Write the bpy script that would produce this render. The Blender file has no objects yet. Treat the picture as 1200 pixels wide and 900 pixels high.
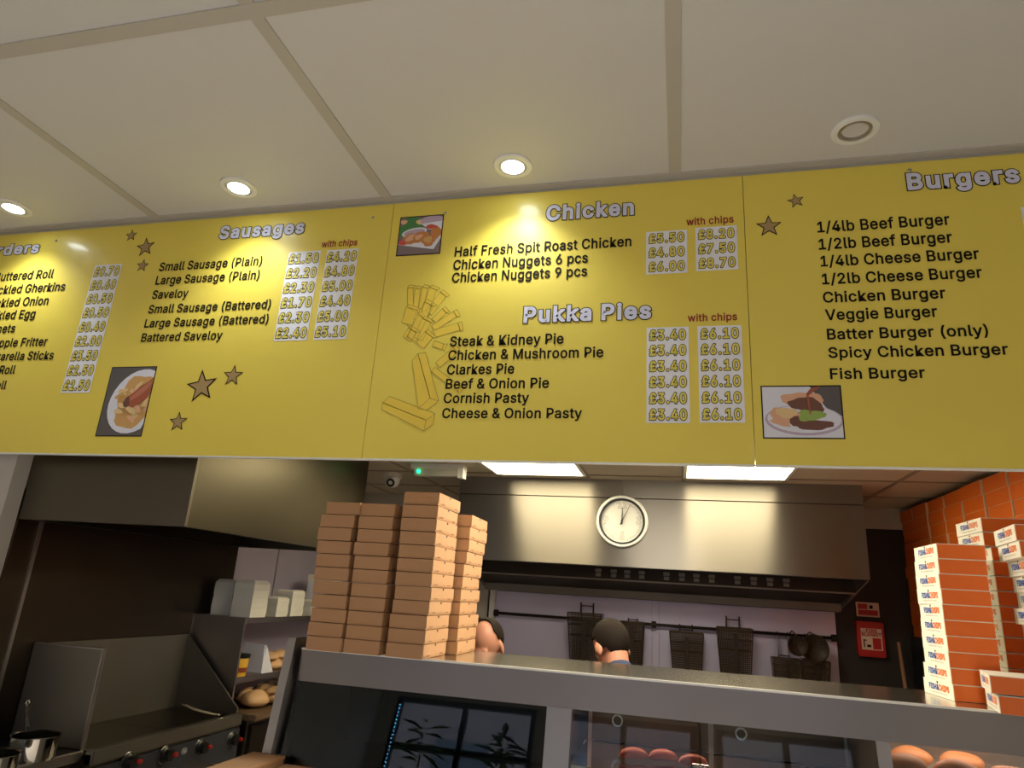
import bpy, bmesh, math, random
from mathutils import Vector, Matrix, Euler
random.seed(7)
EYE = 1.6                      # eye height; builders below take heights h measured from the eye
sc = bpy.context.scene
col = sc.collection

# ---------------------------------------------------------------- camera, world, lights, exposure
YAW, PITCH, ROLL, FPX = math.radians(14.42892), math.radians(17.19611), math.radians(-3.68743), 790.33
Rm = Matrix.Rotation(YAW, 3, 'Z') @ Matrix.Rotation(PITCH, 3, 'X') @ Matrix.Rotation(ROLL, 3, 'Y')
cam = bpy.data.objects.new('camera', bpy.data.cameras.new('camera')); col.objects.link(cam)
rt, fw, up = Rm.col[0], Rm.col[1], Rm.col[2]
mw = Matrix((rt, up, -fw)).transposed().to_4x4(); mw.translation = (0, 0, EYE)
cam.matrix_world = mw
cam.data.sensor_width = 36; cam.data.lens = FPX/1200*36; cam.data.clip_start = .02
sc.camera = cam
sc.view_settings.view_transform = 'Standard'; sc.view_settings.look = 'None'
sc.view_settings.gamma = 1; sc.view_settings.use_curve_mapping = False
sc.view_settings.exposure = 0.22
sc.cycles.use_denoising = True; sc.cycles.max_bounces = 8; sc.cycles.sample_clamp_indirect = 6
W = bpy.data.worlds.new('world'); sc.world = W; W.use_nodes = True
wn = W.node_tree.nodes; sky = wn.new('ShaderNodeTexSky'); sky.sky_type = 'NISHITA'
sky.sun_disc = False; sky.sun_elevation = math.radians(38); sky.sun_rotation = math.radians(60)
sky.air_density = 1.2; sky.dust_density = 4.0
W.node_tree.links.new(sky.outputs[0], wn['Background'].inputs[0]); wn['Background'].inputs[1].default_value = .85
DOWN_W, DOWN_GLOW, PANEL_GLOW = 15.0, 22.0, 15
HEAT_W = 3.0
for sx in (-2.2, -.6, 1.0):          # unseen spots added behind the camera, brightening the ceiling by floor bounce
    for sy in (.1, -1.5):
        l = bpy.data.lights.new('shop_fill_spot', 'SPOT'); l.energy = 190; l.spot_size = math.radians(85); l.spot_blend = .5; l.shadow_soft_size = .05; l.color = (1, .97, .93)
        o = bpy.data.objects.new('shop_fill_spot', l); col.objects.link(o); o.location = (sx, sy, 1.47+EYE)

l = bpy.data.lights.new('servery_panel', 'AREA'); l.shape = 'SQUARE'; l.size = .56; l.energy = 27; l.color = (1, .93, .76)   # ceiling panel over the counter, behind the boards
o = bpy.data.objects.new('servery_panel', l); col.objects.link(o); o.location = (-.15, 2.80, .735+EYE)

def ray(px, py): return Rm @ Vector(((px-600)/FPX, 1, -(py-450)/FPX))
def atY(px, py, y): r = ray(px, py); return r*(y/r.y)
def atH(px, py, h): r = ray(px, py); return r*(h/r.z)
def atX(px, py, x): r = ray(px, py); return r*(x/r.x)

# ---------------------------------------------------------------- materials
def lin(c): return c/12.92 if c <= .04045 else ((c+.055)/1.055)**2.4
def rgb(r, g, b): return (lin(r/255), lin(g/255), lin(b/255), 1)
def mat(name, c, rough=.5, metal=0, coat=0, spec=.5, noise=None, nscale=40, emit=None, aniso=0, bump=0, stretch=(1,1,1)):
    m = bpy.data.materials.new(name); m.use_nodes = True; nt = m.node_tree; p = nt.nodes['Principled BSDF']
    c = rgb(*c); p.inputs['Base Color'].default_value = c
    p.inputs['Roughness'].default_value = rough; p.inputs['Metallic'].default_value = metal
    p.inputs['Coat Weight'].default_value = coat; p.inputs['Coat Roughness'].default_value = .12
    p.inputs['Specular IOR Level'].default_value = spec
    if emit: p.inputs['Emission Color'].default_value = rgb(*emit[0]); p.inputs['Emission Strength'].default_value = emit[1]
    if noise or bump:
        tc = nt.nodes.new('ShaderNodeTexCoord'); mp = nt.nodes.new('ShaderNodeMapping'); mp.inputs['Scale'].default_value = stretch
        n = nt.nodes.new('ShaderNodeTexNoise'); n.inputs['Scale'].default_value = nscale; n.inputs['Detail'].default_value = 4
        nt.links.new(tc.outputs['Object'], mp.inputs[0]); nt.links.new(mp.outputs[0], n.inputs['Vector'])
    if noise:
        r = nt.nodes.new('ShaderNodeMix'); r.data_type = 'RGBA'
        r.inputs[6].default_value = tuple(v*(1-noise) for v in c[:3])+(1,); r.inputs[7].default_value = tuple(min(1, v*(1+noise)) for v in c[:3])+(1,)
        nt.links.new(n.outputs['Fac'], r.inputs[0]); nt.links.new(r.outputs[2], p.inputs['Base Color'])
    if bump:
        b = nt.nodes.new('ShaderNodeBump'); b.inputs['Strength'].default_value = bump; b.inputs['Distance'].default_value = .002
        nt.links.new(n.outputs['Fac'], b.inputs['Height']); nt.links.new(b.outputs[0], p.inputs['Normal'])
    if aniso:
        p.inputs['Anisotropic'].default_value = aniso; p.inputs['Anisotropic Rotation'].default_value = .25
        t = nt.nodes.new('ShaderNodeTangent'); t.direction_type = 'UV_MAP'; t.uv_map = 'UVMap'
        nt.links.new(t.outputs[0], p.inputs['Tangent'])
    return m
def glassmat(name, tint=(235,240,240), ior=1.5):
    m = bpy.data.materials.new(name); m.use_nodes = True; nt = m.node_tree; nt.nodes.remove(nt.nodes['Principled BSDF'])
    f = nt.nodes.new('ShaderNodeFresnel'); f.inputs[0].default_value = ior
    t = nt.nodes.new('ShaderNodeBsdfTransparent'); t.inputs[0].default_value = rgb(*tint)
    g = nt.nodes.new('ShaderNodeBsdfGlossy'); g.inputs['Roughness'].default_value = .01
    mx = nt.nodes.new('ShaderNodeMixShader')
    nt.links.new(f.outputs[0], mx.inputs[0]); nt.links.new(t.outputs[0], mx.inputs[1]); nt.links.new(g.outputs[0], mx.inputs[2])
    nt.links.new(mx.outputs[0], nt.nodes['Material Output'].inputs[0]); return m

MT = dict(
 ceil=mat('painted_ceiling', (204,203,202), .6, noise=.02, nscale=300, bump=.05),
 strip=mat('ceiling_strip', (182,177,168), .5),
 white=mat('white_enamel', (228,228,226), .35), plaster=mat('wall_paint', (190,184,174), .7, noise=.05, nscale=6),
 kceil=mat('kitchen_tile', (190,180,160), .8, noise=.05, nscale=90, bump=.3), tbar=mat('ceiling_bar', (140,128,110), .5),
 dark=mat('dark_wall', (46,38,32), .6, noise=.2, nscale=5), floor=mat('shop_floor', (178,170,160), .35, noise=.08, nscale=5),
 yellow=mat('yellow_vinyl', (230,208,84), .4, coat=.32), yedge=mat('board_edge', (225,225,220), .5),
 ink=mat('black_print', (30,26,20), .6, spec=.1), red=mat('red_print', (150,32,30), .5), lilac=mat('heading_print', (214,214,232), .5),
 pricey=mat('price_print', (228,212,92), .5), pwhite=mat('white_print', (232,232,238), .5), star=mat('star_print', (168,140,92), .5),
 chip=mat('pale_chip_print', (232,200,72), .45), chipline=mat('chip_line_print', (176,156,66), .5),
 steel=mat('brushed_steel', (138,132,124), .36, 1, aniso=.93, noise=.04, nscale=30, stretch=(.4,.4,30)),
 fasciasteel=mat('fascia_steel', (132,126,124), .3, 1, aniso=.6, noise=.04, nscale=30, stretch=(.4,.4,30)),
 edgeglint=mat('edge_highlight_steel', (238,234,224), .35, .6),  # near-white steel: the counter edge's highlight put into the colour
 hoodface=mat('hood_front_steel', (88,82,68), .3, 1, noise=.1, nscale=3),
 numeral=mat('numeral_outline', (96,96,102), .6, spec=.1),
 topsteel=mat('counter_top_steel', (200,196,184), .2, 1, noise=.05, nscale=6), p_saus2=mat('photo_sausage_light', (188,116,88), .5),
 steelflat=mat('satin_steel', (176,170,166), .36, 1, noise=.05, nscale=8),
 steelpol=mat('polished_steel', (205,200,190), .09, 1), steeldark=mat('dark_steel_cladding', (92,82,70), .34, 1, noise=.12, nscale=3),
 lilacsteel=mat('back_panel_steel', (208,200,222), .42, .5, noise=.08, nscale=4),  # the back panel's lilac is bluish daylight put into the steel colour
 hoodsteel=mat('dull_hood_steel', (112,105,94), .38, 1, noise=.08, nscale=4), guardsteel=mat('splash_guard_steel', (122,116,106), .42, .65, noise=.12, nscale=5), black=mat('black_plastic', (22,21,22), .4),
 soot=mat('sooty_steel', (58,50,44), .5, .8, noise=.2, nscale=10), wire=mat('dark_wire', (78,66,54), .4, .8),
 kraft=mat('kraft_card', (186,142,102), .75, noise=.05, nscale=60), kraftedge=mat('kraft_cut_edge', (110,76,46), .8),
 boxw=mat('white_card', (232,226,208), .55), boxo=mat('orange_card', (236,112,28), .5), boxoedge=mat('card_fold', (230,190,150), .6),
 blue=mat('blue_print', (44,84,164), .5), orange=mat('orange_print', (236,116,40), .5), grey=mat('grey_print', (128,128,134), .5),
 foam=mat('white_foam', (230,226,214), .55), glass=glassmat('clear_glass', (226,232,234)), perspex=glassmat('clear_perspex', (210,205,205), 1.35),
 diffuser=mat('light_diffuser', (255,248,215), .5, emit=((255,240,196), PANEL_GLOW)),
 lamp=mat('lit_lamp', (255,255,255), .3, emit=((238,250,255), DOWN_GLOW)), offlamp=mat('unlit_lamp_glass', (190,186,170), .15, .6),
 skin=mat('skin', (206,142,112), .5, noise=.06, nscale=14), hair=mat('dark_hair', (34,26,20), .75, spec=.12, noise=.3, nscale=60, bump=.5, stretch=(1,1,.3)),
 navy=mat('navy_cloth', (44,56,84), .85, noise=.15, nscale=90), tee=mat('black_cloth', (36,34,36), .85, noise=.15, nscale=90), trousers=mat('dark_trousers', (40,40,46), .85),
 eye=mat('eye_white', (225,220,210), .3), signred=mat('red_enamel', (190,36,34), .4), signcream=mat('cream_print', (226,196,170), .5),
 clockface=mat('clock_face', (214,212,208), .45), tub=mat('yellow_label', (228,176,52), .5), bun=mat('bread_crust', (220,176,128), .6, noise=.18, nscale=16, bump=.3),
 worktop=mat('speckled_worktop', (110,88,66), .35, noise=.5, nscale=120), bag=glassmat('clear_bag', (225,225,222), 1.3),
 pastry=mat('golden_batter', (176,120,76), .55, noise=.25, nscale=25, bump=.4), sausage=mat('fried_sausage', (150,70,44), .4, noise=.2, nscale=12),
 copper=mat('heated_steel', (220,160,130), .25, 1), greenled=mat('green_light', (40,220,150), .4, emit=((30,255,150), 3)),
 led=mat('led_dot', (160,220,255), .4, emit=((110,200,255), 12)), translucent=mat('milky_cover', (206,204,190), .3),
 knobred=mat('red_pointer', (200,50,40), .4), panelgrey=mat('control_panel', (70,72,80), .35, .3), brick=mat('street_render', (104,106,118), .8, noise=.12, nscale=3),
 road=mat('paving', (120,118,114), .8, noise=.15, nscale=4), leaf=mat('leaf', (70,110,52), .5, noise=.3, nscale=8), winglass=mat('dark_window', (60,74,92), .1),
 p_grey=mat('photo_grey', (92,86,86), .5), p_white=mat('photo_white', (222,222,232), .5), p_chip=mat('photo_chip', (206,160,96), .5), p_chip2=mat('photo_chip_light', (228,196,140), .5),
 p_saus=mat('photo_sausage', (166,88,60), .5), p_brown=mat('photo_gravy', (112,72,58), .5), p_pie=mat('photo_crust', (222,170,136), .5), p_green=mat('photo_green', (150,176,86), .5),
 p_leaf=mat('photo_leaf', (70,130,72), .5), p_lilac=mat('photo_dish', (186,166,186), .5), p_nug=mat('photo_nugget', (196,128,72), .5), p_red=mat('photo_red', (206,84,70), .5), p_dark=mat('photo_shadow', (128,112,112), .5),
)

# ---------------------------------------------------------------- mesh helpers
class MB:
    def __init__(s): s.bm = bmesh.new(); s.mats = []
    def _mi(s, m):
        m = MT[m] if isinstance(m, str) else m
        if m not in s.mats: s.mats.append(m)
        return s.mats.index(m)
    def face(s, pts, m, smooth=False):
        try: f = s.bm.faces.new([s.bm.verts.new(p) for p in pts])
        except ValueError: return
        f.material_index = s._mi(m); f.smooth = smooth; return f
    def box(s, x0, x1, y0, y1, z0, z1, m, rot=0, bev=0, piv=None, mtx=None):
        b = bmesh.new(); bmesh.ops.create_cube(b, size=1)
        for v in b.verts: v.co = Vector(((x0+x1)/2+v.co.x*(x1-x0), (y0+y1)/2+v.co.y*(y1-y0), (z0+z1)/2+v.co.z*(z1-z0)))
        if bev: bmesh.ops.bevel(b, geom=b.edges[:], offset=bev, segments=2, affect='EDGES')
        if rot:
            c = Vector(piv or ((x0+x1)/2, (y0+y1)/2, 0)); bmesh.ops.rotate(b, verts=b.verts, cent=c, matrix=Matrix.Rotation(rot, 3, 'Z'))
        s.add(b, m, mtx=mtx); return s
    def add(s, b, m, smooth=False, mtx=None):
        mi = s._mi(m) if m is not None else None
        vm = {v: s.bm.verts.new(mtx @ v.co if mtx else v.co) for v in b.verts}
        for f in b.faces:
            try: g = s.bm.faces.new([vm[v] for v in f.verts])
            except ValueError: continue
            g.material_index = mi if mi is not None else f.material_index; g.smooth = smooth or f.smooth
        b.free()
    def prism(s, pts, d, m):          # polygon pts (3D), extruded by vector d
        d = Vector(d); a = [Vector(p) for p in pts]; c = [p+d for p in a]
        s.face(a[::-1], m); s.face(c, m)
        for i in range(len(a)): j = (i+1) % len(a); s.face([a[i], a[j], c[j], c[i]], m)
        return s
    def tube(s, path, r, m, n=6, caps=True, closed=False):
        P = [Vector(p) for p in path]; rings = []; k = len(P)
        R = r if isinstance(r, (list, tuple)) else [r]*k
        prev = None
        for i in range(k):
            t = (P[(i+1) % k]-P[i-1]) if closed else (P[min(i+1, k-1)]-P[max(i-1, 0)])
            t = t.normalized() if t.length else Vector((0, 0, 1))
            if prev is None: a = t.orthogonal().normalized()
            else: a = (prev-t*prev.dot(t)); a = a.normalized() if a.length > 1e-6 else t.orthogonal().normalized()
            prev = a; b = t.cross(a)
            rings.append([s.bm.verts.new(P[i]+(a*math.cos(q)+b*math.sin(q))*R[i]) for q in [2*math.pi*j/n for j in range(n)]])
        mi = s._mi(m)
        for i in range(k if closed else k-1):
            A, B = rings[i], rings[(i+1) % k]
            for j in range(n):
                f = s.bm.faces.new([A[j], A[(j+1) % n], B[(j+1) % n], B[j]]); f.material_index = mi; f.smooth = n > 4
        if caps and not closed:
            for rg in (rings[0][::-1], rings[-1]): f = s.bm.faces.new(rg); f.material_index = mi
        return s
    def lathe(s, prof, c, m, n=32, axis='Z', ms=None):   # prof [(r, t)...]
        c = Vector(c); rings = []
        for r, t in prof:
            if r < 1e-6: rings.append([s.bm.verts.new(s._ax(c, 0, 0, t, axis))]); continue
            rings.append([s.bm.verts.new(s._ax(c, r*math.cos(q), r*math.sin(q), t, axis)) for q in [2*math.pi*j/n for j in range(n)]])
        for i in range(len(rings)-1):
            A, B = rings[i], rings[i+1]; mi = s._mi(ms[i] if ms else m)
            for j in range(n):
                vs = [A[j % len(A)], A[(j+1) % len(A)], B[(j+1) % len(B)], B[j % len(B)]]
                u = []
                for v in vs:
                    if v not in u: u.append(v)
                if len(u) > 2:
                    f = s.bm.faces.new(u); f.material_index = mi; f.smooth = True
        return s
    @staticmethod
    def _ax(c, a, b, t, axis):
        return c+(Vector((a, b, t)) if axis == 'Z' else Vector((a, -t, b)) if axis == 'Y' else Vector((t, a, b)))   # 'Y': t points towards the customer
    def ball(s, c, r, m, seg=16, rings=10, rot=None):
        b = bmesh.new(); bmesh.ops.create_uvsphere(b, u_segments=seg, v_segments=rings, radius=1)
        M = Matrix.Translation(c) @ (rot.to_4x4() if rot else Matrix()) @ Matrix.Diagonal((*r, 1)) if isinstance(r, (tuple, list)) else Matrix.Translation(c) @ Matrix.Scale(r, 4)
        s.add(b, m, smooth=True, mtx=M); return s
BASE = {}
def build(name, mb, parent=None, w=True, base=None, sharp=40):
    bm = mb.bm; off = BASE.get(parent, Vector((0, 0, 0))) if w else Vector((0, 0, 0))
    if base is not None: off = Vector(base)
    bmesh.ops.recalc_face_normals(bm, faces=bm.faces[:])
    uv = bm.loops.layers.uv.new('UVMap')
    for f in bm.faces:
        n = f.normal; a = max(range(3), key=lambda i: abs(n[i]))
        for l in f.loops:
            p = l.vert.co; l[uv].uv = (p.x, p.z) if a == 1 else (p.y, p.z) if a == 0 else (p.x, p.y)
    for e in bm.edges:
        if len(e.link_faces) == 2 and e.calc_face_angle(0) > math.radians(sharp): e.smooth = False
    for v in bm.verts: v.co -= off
    me = bpy.data.meshes.new(name); bm.to_mesh(me); bm.free()
    for m in mb.mats: me.materials.append(m)
    o = bpy.data.objects.new(name, me); col.objects.link(o)
    if parent: o.parent = parent; BASE[o] = off
    else: o.location = off+Vector((0, 0, EYE)); BASE[o] = off
    return o
def tag(o, label, cat, group=None, kind=None):
    o['label'] = label; o['category'] = cat
    if group: o['group'] = group
    if kind: o['kind'] = kind
    return o
def thing(name, label, cat, loc, group=None, rz=0):
    o = bpy.data.objects.new(name, None); col.objects.link(o); o.empty_display_size = .05
    o.location = Vector(loc)+Vector((0, 0, EYE)); o.rotation_euler.z = rz; BASE[o] = Vector(loc)
    return tag(o, label, cat, group)
def struct(name, mb): o = build(name, mb); o['kind'] = 'structure'; return o
def dup(root, loc, rz=0, label=None, group=None, tilt=None):
    r = root.copy(); col.objects.link(r); r.location = Vector(loc)+Vector((0, 0, EYE)); r.rotation_euler = (tilt[0], tilt[1], rz) if tilt else (0, 0, rz)
    if label: r['label'] = label
    if group: r['group'] = group
    for ch in root.children:
        c = ch.copy(); col.objects.link(c); c.parent = r
        for g in ch.children: d = g.copy(); col.objects.link(d); d.parent = c
    return r
ORD = ['first','second','third','fourth','fifth','sixth','seventh','eighth','ninth','tenth','eleventh','twelfth','thirteenth','fourteenth','fifteenth']
def pos(i, n):      # i counts from the bottom
    if i == n-1: return 'topmost carton'
    if i == 0: return 'bottom carton'
    return ORD[n-1-i]+' carton from the top'

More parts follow.
